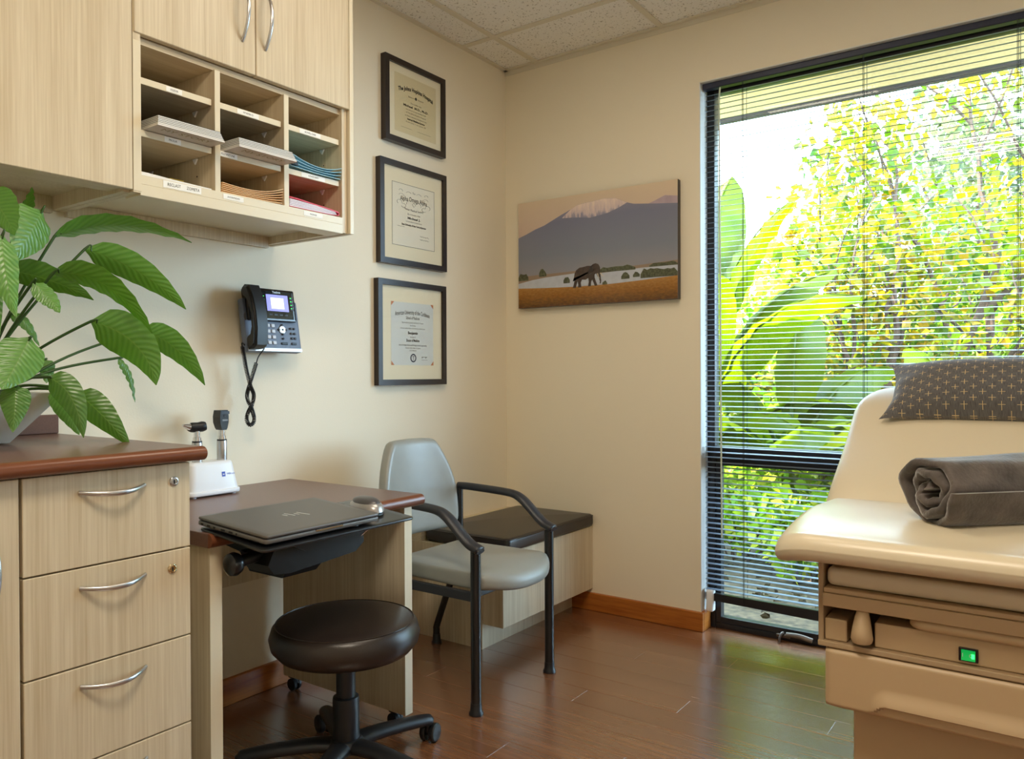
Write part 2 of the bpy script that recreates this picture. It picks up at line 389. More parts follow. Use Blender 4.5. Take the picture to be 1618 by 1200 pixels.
# window: reveal lining, frame, panes
wr = MB().box(WX0, WX0 + 0.004, 0.0, 0.12, 0.07, WZ1).box(WX0, WX1, 0.0, 0.12, WZ1 - 0.004, WZ1).box(WX1 - 0.004, WX1, 0.0, 0.12, 0.0, WZ1)
put('trim_1', wr, 'reveal', kind='structure')
M['latch'] = plain('bronze_latch', srgb(96, 82, 70), 0.45, metal=0.4)
w = thing('window_1', (1.7, 0.09, 0.0), 'tall dark aluminium framed window reaching down to the floor', None, kind='structure')
FY0, FY1 = 0.072, 0.118
put('outer_frame', MB().rbox(WX0, WX0 + 0.034, FY0, FY1, 0.0, WZ1, 0.002).rbox(WX1 - 0.034, WX1, FY0, FY1, 0.0, WZ1, 0.002)
    .rbox(WX0 + 0.034, WX1 - 0.034, FY0, FY1, WZ1 - 0.034, WZ1, 0.002).rbox(WX0 + 0.034, WX1 - 0.034, FY0, FY1, 0.0, 0.022, 0.002), 'alu', w, smooth=30)
put('transom', MB().rbox(WX0 + 0.034, WX1 - 0.034, FY0 - 0.004, FY1, 0.676, 0.732, 0.003), 'alu', w)
for (a, b) in ((WX0 + 0.034, 1.72), (1.74, WX1 - 0.034)):
    s = put('sash', MB().rbox(a, a + 0.022, FY0 + 0.004, FY1 - 0.006, 0.022, 0.676, 0.002).rbox(b - 0.022, b, FY0 + 0.004, FY1 - 0.006, 0.022, 0.676, 0.002)
        .rbox(a + 0.022, b - 0.022, FY0 + 0.004, FY1 - 0.006, 0.022, 0.046, 0.002).rbox(a + 0.022, b - 0.022, FY0 + 0.004, FY1 - 0.006, 0.654, 0.676, 0.002), 'alu', w)
    put('pane', MB().box(a + 0.02, b - 0.02, 0.095, 0.098, 0.044, 0.656), 'pane', s)
put('mullion', MB().rbox(1.72, 1.74, FY0, FY1, 0.022, 0.676, 0.002), 'alu', w)
put('pane', MB().box(WX0 + 0.032, WX1 - 0.032, 0.095, 0.098, 0.730, WZ1 - 0.032), 'pane', w)
lt = put('sash_latch', MB().rbox(1.225, 1.275, 0.058, 0.077, 0.014, 0.026, 0.003).tube(spline([(1.25, 0.06, 0.024), (1.25, 0.045, 0.036), (1.245, 0.036, 0.022), (1.243, 0.034, 0.004)]), [(0.008, 0.004)] * 25, 10), 'latch', w, 'dull metal awning latch', smooth=40)
put('latch_lever', MB().tube(spline([(1.262, 0.055, 0.03), (1.31, 0.05, 0.034), (1.36, 0.05, 0.026)]), [(0.010, 0.004)] * 17, 10), 'latch', lt, smooth=40)
# ================================================================== BLIND
bl = thing('window_blind', (1.70, 0.035, WZ1), 'open horizontal slat blind with navy headrail hanging over the tall window', 'blind')
BX0, BX1, BYC = WX0 + 0.012, WX1 - 0.012, 0.034
put('headrail', MB().rbox(BX0 - 0.006, BX1 + 0.006, 0.018, 0.052, 2.147, 2.171, 0.003), 'navy', bl)
sm = MB(); NS = 5
tilt = 0.0
for k in range(NS + 1):
    q = -1 + 2 * k / NS; yy = 0.0112 * q; zz = 0.0016 * (1 - q * q)
    sm.v += [(-(BX1 - BX0) / 2, yy * math.cos(tilt) - zz * math.sin(tilt), yy * math.sin(tilt) + zz * math.cos(tilt)), ((BX1 - BX0) / 2, yy * math.cos(tilt) - zz * math.sin(tilt), yy * math.sin(tilt) + zz * math.cos(tilt))]
nv = len(sm.v)
sm.v += [(p[0], p[1], p[2] - 0.0005) for p in sm.v]
for k in range(NS): sm.f += [(2 * k, 2 * k + 1, 2 * k + 3, 2 * k + 2), (nv + 2 * k + 2, nv + 2 * k + 3, nv + 2 * k + 1, nv + 2 * k)]
sm.f += [(1, 0, nv, nv + 1), (2 * NS, 2 * NS + 1, nv + 2 * NS + 1, nv + 2 * NS)] ; sm.mi = [0] * len(sm.f)
sme = bpy.data.meshes.new('slat'); sme.from_pydata(sm.v, [], sm.f); sme.materials.append(M['slat'])
sme.polygons.foreach_set('use_smooth', [True] * len(sme.polygons)); sme.set_sharp_from_angle(angle=R(40))
zb = 0.165; k = 0
while zb + k * 0.0202 < 2.14:
    o = bpy.data.objects.new('slat', sme); col.objects.link(o); o.parent = bl
    o.location = Vector(((BX0 + BX1) / 2, BYC, zb + k * 0.0202)) - ORG[bl.name]
    o.rotation_euler = (R(3.0 + 0.105 * k + rnd.uniform(-1.6, 1.6)), 0, 0); k += 1
put('bottom_rail', MB().prism([(BX0, 0.150), (BX0, 0.122), (BX0 + 0.4, 0.112), (BX1, 0.098), (BX1, 0.146)], lambda x, z: (x, 0.024, z), lambda x, z: (x, 0.046, z)), 'alu', bl)
for cx in (1.114, 1.546, 2.004, 2.40):
    put('ladder_cord', MB().tube([(cx - 0.004, 0.0205, 2.15), (cx - 0.004, 0.0205, 0.13)], 0.0009, 5).tube([(cx + 0.004, 0.0475, 2.15), (cx + 0.004, 0.0475, 0.13)], 0.0009, 5).tube([(cx, 0.0185, 2.15), (cx + 0.001, 0.0185, 0.125)], 0.0010, 5), 'cord', bl)
M['wand'] = plain('clear_tilt_wand', srgb(206, 218, 200), 0.12, spec=0.8)
put('tilt_wand', MB().tube([(1.025, 0.012, 2.14), (1.024, 0.004, 2.09), (1.030, 0.008, 0.38)], 0.0036, 6), 'wand', bl)
put('hold_down_bracket', MB().rbox(WX0 + 0.0165, WX0 + 0.046, 0.012, 0.046, 0.077, 0.164, 0.008, 3), 'white', None, 'small white plastic hold-down bracket at the foot of the window reveal', 'bracket', smooth=40)

# ================================================================== OUTSIDE
M['soil'] = plain('bark_mulch', srgb(84, 70, 50), 0.9, var=0.6, vscale=30, bump=0.6, bscale=60)
M['stucco'] = plain('tan_stucco', srgb(250, 218, 158), 0.9, bump=0.5, bscale=90, var=0.08, vscale=60)
M['metalg'] = plain('drip_edge_metal', srgb(84, 78, 84), 0.5)
put('ground', MB().box(-14, 16, 0.121, 26, -0.25, -0.06), 'soil', kind='structure')
put('soffit', MB().box(-3.0, 5.5, 0.121, 0.92, 2.30, 2.34), 'stucco', kind='structure')
put('trim_2', MB().box(-3.0, 5.5, 0.86, 0.872, 2.288, 2.30).box(-3.0, 5.5, 0.90, 0.93, 2.292, 2.46), 'metalg', kind='structure')
M['bark'] = plain('grey_brown_bark', srgb(88, 66, 52), 0.9, bump=0.4, bscale=40, var=0.2, vscale=20)
M['leaf_y'] = leafy('yellow_green_leaf', srgb(120, 160, 20), srgb(206, 206, 30), srgb(250, 196, 40), 0.6, k=0.38)
M['leaf_g'] = leafy('fresh_green_leaf', srgb(90, 146, 20), srgb(160, 200, 34), srgb(220, 216, 50), 0.6, k=0.38)
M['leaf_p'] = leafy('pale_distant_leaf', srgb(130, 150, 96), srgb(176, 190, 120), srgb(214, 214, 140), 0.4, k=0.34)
M['leaf_d'] = leafy('hedge_leaf', srgb(70, 110, 14), srgb(126, 170, 20), srgb(190, 204, 36), 0.5, k=0.42)
M['banana'] = leafy('banana_leaf', srgb(104, 140, 6), srgb(156, 184, 8), srgb(200, 210, 14), 0.6, 0.015, island=False, rough=0.35)
M['leaf_bright'] = leafy('brightened_leaf', srgb(130, 176, 30), srgb(176, 212, 44), srgb(226, 226, 70), 0.55, k=0.66)  # lighter leaf copy: brightness put into the colour for plants in shade
M['litter'] = leafy('dry_leaf', srgb(120, 96, 60), srgb(176, 146, 92), srgb(214, 196, 140), 0.2, k=0.16)
def leaves(mb, centres, n, size, spread, rr):
    for _ in range(n):
        c = rr.choice(centres); rad = c[3]
        while True:
            d = Vector((rr.uniform(-1, 1), rr.uniform(-1, 1), rr.uniform(-1, 1)))
            if d.length < 1: break
        p = Vector(c[:3]) + d * rad; s = size * rr.uniform(0.6, 1.3)
        a = Vector((rr.uniform(-1, 1), rr.uniform(-1, 1), rr.uniform(-1.2, 0.4))).normalized(); b = a.cross(Vector((rr.uniform(-1, 1), rr.uniform(-1, 1), rr.uniform(-1, 1)))).normalized(); nn = a.cross(b)
        q = [p, p + a * s * 0.45 + b * s * 0.38 + nn * s * 0.08, p + a * s, p + a * s * 0.45 - b * s * 0.38 + nn * s * 0.08]
        mb.raw(q, [(0, 1, 2), (0, 2, 3)])
def branchy(mb, p, d, ln, r0, depth, rr, tips, up=0.12):
    pts = [Vector(p)]; dd = Vector(d).normalized(); n = 5
    for i in range(n):
        dd = (dd + Vector((rr.uniform(-.22, .22), rr.uniform(-.22, .22), rr.uniform(-.12, .22) + up * 0.3))).normalized(); pts.append(pts[-1] + dd * ln / n)
    mb.tube(pts, [r0 * (1 - 0.55 * i / n) for i in range(n + 1)], 6)
    tips.append((pts[-1].x, pts[-1].y, pts[-1].z)); tips.append(tuple(pts[3]))
    if depth:
        for k in range(3 if depth > 1 else 2):
            q = pts[rr.randint(2, n)]; e = (dd + Vector((rr.uniform(-.9, .9), rr.uniform(-.9, .9), rr.uniform(-.3, .6)))).normalized()
            branchy(mb, q, e, ln * rr.uniform(.5, .8), r0 * .5, depth - 1, rr, tips, up)
def tree(name, base, stems, ln, r0, depth, nleaf, size, rad, mat, label, seed, low=0.0, group='trees and shrubs outside the window'):
    rr = random.Random(seed); t = thing(name, base, label, 'tree' if 'tree' in name else 'shrub', group); mb = MB(); tips = []
    for (dx, dy, dz, f) in stems: branchy(mb, (base[0] + dx * 0.1, base[1] + dy * 0.1, base[2]), (dx, dy, dz), ln * f, r0 * f, depth, rr, tips)
    put('branches', mb, 'bark', t, smooth=60)
    lm = MB(); cs = [(a, b, c, rad * rr.uniform(.6, 1.2)) for (a, b, c) in tips if c > low]
    leaves(lm, cs, nleaf, size, rad, rr); put('leaves', lm, mat, t, kind='stuff')
    return t
# multi-stemmed autumn tree, stems fanning up to the right
tree('autumn_tree', (0.82, 3.1, -0.06), [(.05, .2, 1, 0.70), (.40, .0, 1, 1.0), (.75, .1, .95, 1.2), (.2, -.1, 1, .80), (1.0, .05, .62, 1.15), (.6, .35, 1, 1.1), (-.6, .3, .7, .45), (.95, .2, 1, 1.2)], 1.75, 0.040, 2, 3900, 0.088, 0.34, 'leaf_y', 'multi-stemmed tree with yellow autumn leaves fanning up behind the banana leaves', 11, 0.9)
tree('autumn_tree', (1.75, 3.7, -0.06), [(-.2, .1, 1, 1.15), (.25, .0, 1, 1.1), (-.55, .1, .9, 1.0), (.1, .3, 1, 1.2)], 1.7, 0.034, 2, 2900, 0.082, 0.34, 'leaf_g', 'green leaved young tree at the right side of the window view', 5, 0.7)
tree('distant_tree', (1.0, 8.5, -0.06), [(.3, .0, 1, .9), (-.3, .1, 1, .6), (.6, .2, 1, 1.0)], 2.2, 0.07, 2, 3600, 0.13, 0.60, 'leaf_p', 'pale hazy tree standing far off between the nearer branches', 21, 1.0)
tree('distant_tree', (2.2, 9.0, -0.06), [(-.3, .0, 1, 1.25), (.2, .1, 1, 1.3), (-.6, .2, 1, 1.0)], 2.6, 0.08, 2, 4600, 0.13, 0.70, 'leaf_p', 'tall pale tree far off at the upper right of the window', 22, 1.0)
# low shrubs filling the bed
for i, (x, y, s, nl, mt, lab) in enumerate([(-1.3, 3.6, 1.0, 2600, 'leaf_d', 'dark green shrub at the far left of the garden bed'), (0.55, 2.35, .62, 1900, 'leaf_bright', 'bright green shrub just behind the banana leaves'),
        (1.55, 2.3, .70, 2100, 'leaf_bright', 'bright green shrub behind the examination table back'), (1.0, 4.8, 1.1, 3000, 'leaf_d', 'broad hedge shrub in the middle of the garden'), (0.2, 3.3, .95, 3000, 'leaf_g', 'yellow-green shrub low behind the nearest banana plant'), (1.15, 3.0, .9, 3000, 'leaf_y', 'yellow leaved low shrub between the two trees'), (2.3, 3.2, .95, 2600, 'leaf_g', 'green shrub at the right behind the pillow'), (1.05, 1.25, .36, 1100, 'leaf_bright', 'low leafy plant right outside the lower window pane'), (1.60, 1.35, .38, 1100, 'leaf_bright', 'low leafy plant outside the glass behind the table base'), (0.55, 1.50, .40, 1100, 'leaf_bright', 'low leafy plant beside the foot of the banana plant'), (2.6, 5.0, 1.1, 2600, 'leaf_d', 'hedge shrub at the right end of the garden'), (-2.2, 6.0, 1.5, 3400, 'leaf_bright', 'large pale hedge shrub far left behind the banana plant'), (-0.4, 6.2, 1.5, 3600, 'leaf_bright', 'large pale hedge shrub behind the yellow tree'), (1.4, 6.4, 1.5, 3600, 'leaf_bright', 'large pale hedge shrub far behind the pillow')]):
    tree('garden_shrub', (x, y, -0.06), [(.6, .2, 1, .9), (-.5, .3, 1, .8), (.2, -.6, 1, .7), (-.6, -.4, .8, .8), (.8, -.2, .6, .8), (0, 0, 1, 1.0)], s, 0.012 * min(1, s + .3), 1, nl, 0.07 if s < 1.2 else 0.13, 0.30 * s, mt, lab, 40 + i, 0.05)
def banana(name, base, specs, label, seed):
    """big arching paddle leaves: (azimuth, petiole length, blade length, width, lean, droop)"""
    rr = random.Random(seed); t = thing(name, base, label, 'plant', 'banana plants outside the window'); b = Vector(base)
    put('stem', MB().tube([b, b + Vector((0, 0, 0.55))], [0.06, 0.045], 10), 'banana', t, smooth=60)
    for (az, pl_, ln, wd, lean, droop) in specs:
        h = Vector((math.cos(R(az)), math.sin(R(az)), 0)); side = Vector((-h.y, h.x, 0)); n = 14
        p = b + Vector((0, 0, 0.50)); ang = R(lean); pts = [p]
        for i in range(5): pts.append(pts[-1] + (h * math.sin(ang) + Vector((0, 0, 1)) * math.cos(ang)) * pl_ / 5)
        lf = put('banana_leaf', MB(), 'banana', t) if False else None
        sp = [pts[-1]]; a = ang
        for i in range(n):
            a += R(droop) / n * (0.5 + i / n); sp.append(sp[-1] + (h * math.sin(a) + Vector((0, 0, 1)) * math.cos(a)) * ln / n)
        mb = MB(); nvv = 7; roll = rr.uniform(-.5, .5); tw = []
        for i, q in enumerate(sp):
            u = i / n; wdt = wd * (math.sin(math.pi * min(1, (u * 0.93 + 0.04)) ** 0.8)) ** 0.6 * (1 if u < .97 else .5)
            tg = (sp[min(i + 1, n)] - sp[max(i - 1, 0)]).normalized(); sd = (side - tg * side.dot(tg)).normalized(); up = sd.cross(tg)
            sd2 = sd * math.cos(roll) + up * math.sin(roll); up2 = sd2.cross(tg)
            for j in range(nvv):
                s_ = -1 + 2 * j / (nvv - 1); mb.v.append(tuple(q + sd2 * (s_ * wdt / 2) + up2 * (0.22 * wdt * abs(s_) + 0.012 * math.sin(i * 2.4 + j))))
        for i in range(n):
            for j in range(nvv - 1): mb.f.append((i * nvv + j, (i + 1) * nvv + j, (i + 1) * nvv + j + 1, i * nvv + j + 1)); mb.mi.append(0)
        lf = put('banana_leaf', mb, 'banana', t, smooth=180)
        put('midrib', MB().tube(pts + sp[1:], [0.016] * 6 + [0.012 * (1 - i / (n + 3)) for i in range(n)], 6), 'banana', lf, smooth=60)
    return t
banana('banana_plant', (0.10, 1.95, -0.06), [(75, 1.0, 1.05, .46, 5, 38), (15, .85, 1.0, .46, 10, 46), (170, .85, 1.0, .44, 8, 40), (-60, .5, 1.15, .40, 22, 70), (-15, .5, 1.2, .42, 24, 85), (30, .45, 1.2, .40, 18, 60), (95, .5, 1.1, .36, 20, 70), (200, .5, 1.1, .38, 24, 70), (-100, .35, 1.0, .38, 40, 80), (-35, .2, .95, .36, 50, 70), (5, .25, 1.0, .38, 52, 60), (60, .6, 1.1, .34, 6, 30)], 'banana plant with large arching leaves nearest the window frame', 3)
banana('banana_plant', (0.80, 1.75, -0.06), [(-70, .18, .85, .34, 50, 80), (-20, .22, .9, .36, 46, 75), (150, .3, .95, .36, 34, 70), (60, .25, .9, .34, 32, 70), (190, .15, .85, .34, 52, 70), (230, .2, .8, .32, 46, 70), (100, .35, .95, .34, 14, 60)], 'lower banana plant with broad drooping leaves in the middle of the window', 4)
banana('banana_plant', (1.75, 1.60, -0.06), [(170, .15, .8, .32, 46, 70), (220, .12, .75, .30, 52, 70), (120, .25, .85, .32, 26, 60), (300, .15, .7, .3, 50, 70)], 'small banana plant behind the examination table', 9)
# leaf litter in front of the glass
rr = random.Random(99); lm = MB()
leaves(lm, [(rr.uniform(-1.5, 3.2), rr.uniform(.25, 3.0), -0.045, 0.02) for _ in range(700)], 2600, 0.05, 0.02, rr)
put('leaf_litter', lm, 'litter', None, 'dry fallen leaves scattered over the bark mulch below the window', 'leaf litter', kind='stuff')
# ================================================================== UPPER CABINETS
XF = 0.377
def arc_handle(parent, a, b, out, bulge, name='handle', r=0.0042):
    """bow handle from a to b (room coordinates) bulging along out"""
    a, b, out = Vector(a), Vector(b), Vector(out); pts = []
    for i in range(17):
        t = i / 16; q = a.lerp(b, t) + out * (bulge * (1 - (2 * t - 1) ** 2)); pts.append(q)
    return put(name, MB().tube(pts, [(r * 1.25 * (0.75 + 0.25 * math.sin(math.pi * i / 16)), r * 0.8) for i in range(17)], 12, flat=out.cross(b - a)), 'steel', parent, 'brushed nickel bow handle', smooth=50)
# tall unit at the picture's left edge
YT0, YT1, ZT = -2.44, -1.987, 2.20
u1 = thing('wall_cabinet', (0.19, -2.21, 1.45), 'pale wood wall cabinet with one tall plain door above the plant', 'cabinet')
put('carcass', MB().box(0.0, XF - 0.02, YT0, YT0 + 0.016, 1.452, ZT).box(0.0, XF - 0.02, YT1 - 0.016, YT1, 1.448, ZT).box(0.0, XF - 0.02, YT0 + 0.016, YT1 - 0.016, 1.482, 1.498)
    .box(0.0, 0.012, YT0 + 0.016, YT1 - 0.016, 1.498, ZT).box(0.0, XF - 0.02, YT0 + 0.016, YT1 - 0.016, ZT - 0.016, ZT).box(0.0, 0.018, YT0 + 0.016, YT1 - 0.016, 1.440, 1.482), 'lam', u1)
put('front_rail', MB().box(XF - 0.085, XF - 0.021, YT0 + 0.016, YT1 - 0.016, 1.456, 1.481), 'lam_h', u1)
put('door', MB().rbox(XF - 0.0195, XF, YT0 + 0.002, YT1 - 0.002, 1.452, ZT, 0.0015, 1), 'lam', u1)
# pigeonhole unit
YC0, YC1 = -1.9862, -1.3055
u2 = thing('pigeonhole_cabinet', (0.19, -1.645, 1.445), 'pale wood wall cabinet with nine labelled pigeonholes below two doors', 'cabinet')
TP = 0.0155
put('side_panel', MB().box(0.0, XF - 0.004, YC0 + 0.0005, -1.967, 1.448, ZT), 'lam', u2)
put('side_panel', MB().box(0.0, XF - 0.012, -1.342, -1.3235, 1.448, ZT), 'lam', u2)
put('end_panel', MB().rbox(0.0, XF, -1.3205, YC1, 1.446, ZT, 0.001, 1), 'edge', u2, 'pale edged end panel')
put('back_panel', MB().box(0.0, 0.012, -1.967, -1.342, 1.492, ZT), 'lam', u2)
put('divider', MB().box(0.012, XF - 0.014, -1.767, -1.752, 1.492, 1.800), 'lam', u2)
put('divider', MB().box(0.012, XF - 0.014, -1.552, -1.5365, 1.492, 1.800), 'lam', u2)
for (a, b) in ((-1.767, -1.752), (-1.552, -1.5365)): put('edge_strip', MB().box(XF - 0.0138, XF - 0.0128, a, b, 1.492, 1.800), 'edge', u2)
put('edge_strip', MB().box(XF - 0.0038, XF - 0.0028, YC0 + 0.0005, -1.967, 1.452, 1.800), 'edge', u2)
put('top_board', MB().box(0.012, XF - 0.021, -1.967, -1.342, 1.8005, 1.816), 'lam_h', u2)
put('bottom_board', MB().box(0.0, XF - 0.010, -1.967, -1.342, 1.4715, 1.492), 'edge', u2)
put('bottom_rail', MB().rbox(XF - 0.075, XF - 0.009, -1.967, -1.342, 1.444, 1.471, 0.001, 1), 'edge', u2)
put('nailer_strip', MB().box(0.0, 0.018, -1.967, -1.342, 1.436, 1.471), 'lam', u2)
bays = [(-1.967, -1.767), (-1.752, -1.552), (-1.5365, -1.342)]
for (a, b) in bays:
    for zt in (1.7245, 1.6015):
        s = put('shelf', MB().box(0.014, XF - 0.0215, a + 0.001, b - 0.005, zt - 0.0155, zt), 'lam_h', u2)
        put('shelf_edge', MB().rbox(XF - 0.0212, XF - 0.0202, a + 0.001, b - 0.005, zt - 0.0155, zt, 0.0003, 1), 'edge', s)
        put('shelf_pin', MB().prism([(0.27, zt - 0.016), (0.290, zt - 0.016), (0.280, zt - 0.030)], lambda x, z: (x, b - 0.0045, z), lambda x, z: (x, b - 0.0002, z)), 'white', s)
        put('shelf_pin', MB().prism([(0.06, zt - 0.016), (0.080, zt - 0.016), (0.070, zt - 0.030)], lambda x, z: (x, b - 0.0045, z), lambda x, z: (x, b - 0.0002, z)), 'white', s)
    put('pin_hole', MB().lathe([(0.0022, -0.0006), (0.0022, 0.0)], (0.285, b - 0.0003, 1.66), 8, 'y').lathe([(0.0022, -0.0006), (0.0022, 0.0)], (0.285, b - 0.0003, 1.63), 8, 'y').lathe([(0.0022, -0.0006), (0.0022, 0.0)], (0.285, b - 0.0003, 1.54), 8, 'y'), 'ink', u2)
for (a, b, hy0) in ((-1.9835, -1.6535, -1.694), (-1.6505, -1.3225, -1.622)):
    d = put('door', MB().rbox(XF - 0.0195, XF, a, b, 1.8175, ZT, 0.0015, 1), 'lam', u2)
    arc_handle(d, (XF, hy0, 1.894), (XF, hy0, 2.06), (1, 0, 0), 0.030)
def on_left(x, yc, zc): return lambda p, q: (x, yc + p, zc + q)
LX = XF - 0.0200
def shelf_label(txt, yc, zc, wdt, x=LX, h=0.0125, size=0.0078, parent=u2, sx=1.0):
    lb = put('shelf_label', MB().box(x, x + 0.0006, yc - wdt / 2, yc + wdt / 2, zc - h / 2, zc + h / 2), 'label', parent)
    put('lettering', text_mb(MB(), txt, size, on_left(x + 0.0009, yc, zc), sx=sx), 'ink', lb)
for (txt, px, py, wpx, zc, x) in (('XGEVA', 275, 143, 25, 1.7165, LX), ('VITAMIN D', 392, 180, 34, 1.7165, LX), ('BOWEL CARE', 490, 211, 33, 1.7165, LX), ('PROLIA', 273, 220, 26, 1.5935, LX), ('FLU VACCINE', 360, 243, 30, 1.5935, LX), ('COVID INFO', 495, 278, 37, 1.5935, LX)):
    p = at_x(px, py, x); wd_ = (at_x(px + wpx / 2, py, x) - at_x(px - wpx / 2, py, x)).y
    shelf_label(txt, p.y, zc, wd_, x, size=0.0072, sx=0.9)
BXX = XF - 0.0098
for (txt, px, py, wpx, sz) in (('RECLAST', 275, 297, 34, 0.0105), ('ZOMETA', 305, 303, 26, 0.0105), ('ZOSTER/PNEUMO', 369, 315.5, 32, 0.0056), ('PACKAGE', 495, 339, 30, 0.0066)):
    p = at_x(px, py, BXX); wd_ = (at_x(px + wpx / 2, py, BXX) - at_x(px - wpx / 2, py, BXX)).y
    shelf_label(txt, p.y, 1.4825, wd_, BXX, h=0.0165 if sz > .01 else .0125, size=sz, sx=0.82)
# --- papers in the pigeonholes
M['cover'] = plain('booklet_cover', srgb(206, 200, 196), 0.35)
M['spine'] = plain('dark_booklet_edge', srgb(52, 48, 52), 0.5)
M['blue'] = plain('light_blue_folder', srgb(160, 212, 230), 0.5); M['tan'] = plain('manila_folder', srgb(250, 212, 158), 0.55)
M['red'] = plain('red_folder', srgb(206, 40, 54), 0.4); M['lilac'] = plain('white_copy_paper', srgb(232, 226, 238), 0.7)
M['yellow'] = plain('yellow_note', srgb(222, 196, 60), 0.6); M['gold'] = plain('gold_print', srgb(150, 140, 104), 0.45)
ORD = ['lowest', 'second from the bottom', 'third from the bottom', 'fourth from the bottom', 'topmost']
for (bay, z0, n, where, jut) in ((0, 1.602, 6, 'left pigeonhole column', 0.062), (1, 1.602, 6, 'middle pigeonhole column', 0.066)):
    a, b = bays[bay]
    for k in range(n):
        ya, yb = a + 0.016 + 0.0022 * k, b - (0.008 if bay == 0 else 0.003) + 0.0 * k; xo = XF - 0.0205 + jut - 0.0035 * k; z = z0 + 0.0005 + 0.0050 * k
        t = thing('booklet', (0.25, (ya + yb) / 2, z), 'grey brochure %s of its stack in the %s' % (['reading MY STORY at the bottom', 'second from the bottom', 'third from the bottom', 'third from the top', 'second from the top', 'topmost'][k], where), 'booklet', 'brochures in the pigeonholes')
        put('pages', MB().box(xo - 0.2, xo - 0.001, ya, yb - 0.001, z + 0.0007, z + 0.0040), 'paper', t)
        put('cover', MB().rbox(xo - 0.2, xo, ya - 0.001, yb, z + 0.0040, z + 0.0046, 0.0002, 1).rbox(xo - 0.2, xo, ya - 0.001, yb, z + 0.0001, z + 0.0007, 0.0002, 1), 'cover' if k == 0 else 'spine', t)
        if k == 0: put('lettering', text_mb(MB(), 'MY STORY', 0.026, lambda p, q: (xo - 0.026 + q, (ya + yb) / 2 + p, z - 0.0002), sx=1.05), 'gold', t)
def sagging(name, bay, z0, zl, zr, sag, x1, mat, label, group, th=0.0014, ln=0.26, dark=0):
    a, b = bays[bay]; n = 14; top = []
    for i in range(n + 1):
        t = i / n; top.append((a + 0.004 + (b - a - 0.010) * t, z0 + zl * (1 - t) ** 2.2 + zr * t ** 3 - sag * math.sin(math.pi * t)))
    poly = [(y_, z_ + th) for (y_, z_) in reversed(top)] + top
    return put(name, MB().prism(poly, lambda y_, z_: (x1 - ln, y_, z_), lambda y_, z_: (x1, y_, z_)), mat, None, label, 'folder', group)
for k in range(4):
    sagging('folder', 2, 1.6030 + 0.0030 * k, 0.006 + 0.0075 * k, 0.002 + 0.0075 * k, 0.000, XF - 0.012 + 0.002 * k, 'blue', 'light blue folder curling up in the right pigeonhole column, %s of four' % ['lowest', 'second from the bottom', 'third from the bottom', 'topmost'][k], 'blue folders')
b0 = bays[2][0]
put('binder_clip', MB().prism([(b0 + 0.004, 1.612), (b0 + 0.026, 1.611), (b0 + 0.018, 1.624), (b0 + 0.005, 1.628)], lambda y_, z_: (XF - 0.06, y_, z_ + 0.0), lambda y_, z_: (XF - 0.003, y_, z_)), 'black', None, 'black binder clip at the left end of the blue folders', 'clip')
for k in range(6):
    sagging('folder', 1, 1.4935 + 0.0030 * k, 0.001 + 0.0015 * k, 0.004 + 0.0046 * k, 0.0, XF - 0.016 + 0.0012 * k, 'tan', 'manila folder in the bottom middle pigeonhole, %s of six' % ['lowest', 'second from the bottom', 'third from the bottom', 'third from the top', 'second from the top', 'topmost'][k], 'manila folders')
a, b = bays[2]
t = thing('folder', (0.25, -1.44, 1.493), 'red folder stuffed with white paper in the bottom right pigeonhole', 'folder')
rp = [(a + 0.002, 1.522), (a + 0.03, 1.521), (a + 0.09, 1.516), (a + 0.15, 1.5115), (a + 0.180, 1.508), (a + 0.187, 1.502), (a + 0.182, 1.4965), (a + 0.15, 1.4945), (a + 0.10, 1.4942), (a + 0.002, 1.4942)]
ri = [(p[0] - (0.003 if i > 3 else 0), p[1] - 0.0035 if i < 5 else p[1] + 0.001) for i, p in enumerate(rp)]
mb = MB()
for i in range(len(rp) - 1):
    q = [rp[i], rp[i + 1], ri[i + 1], ri[i]]
    mb.prism(q, lambda y_, z_: (0.08, y_, z_), lambda y_, z_: (XF - 0.013, y_, z_))
put('cover', mb, 'red', t)
for k in range(5): put('paper_sheet', MB().prism([(a + 0.003, 1.4955 + .0042 * k), (a + 0.09, 1.4953 + .0034 * k), (a + 0.176 - .002 * k, 1.4962 + .0018 * k), (a + 0.176 - .002 * k, 1.4976 + .0018 * k), (a + 0.09, 1.4982 + .0034 * k), (a + 0.003, 1.4988 + .0042 * k)], lambda y_, z_: (0.09, y_, z_), lambda y_, z_: (XF - 0.014 + .0006 * k, y_, z_)), 'lilac', t)
a, b = bays[0]
put('paper_pile', MB().prism([(a + 0.003, 1.4925), (b - 0.012, 1.4925), (b - 0.012, 1.4945), (a + 0.08, 1.4975), (a + 0.02, 1.5005), (a + 0.003, 1.5005)], lambda y_, z_: (0.1, y_, z_), lambda y_, z_: (XF - 0.011, y_, z_)), 'paper', None, 'thin sheaf of white paper in the bottom left pigeonhole', 'paper')
put('sticky_note', MB().box(XF - 0.06, XF - 0.0102, a + 0.075, a + 0.112, 1.4985, 1.4992), 'yellow', None, 'yellow note peeping out above the lower left shelf label', 'note')

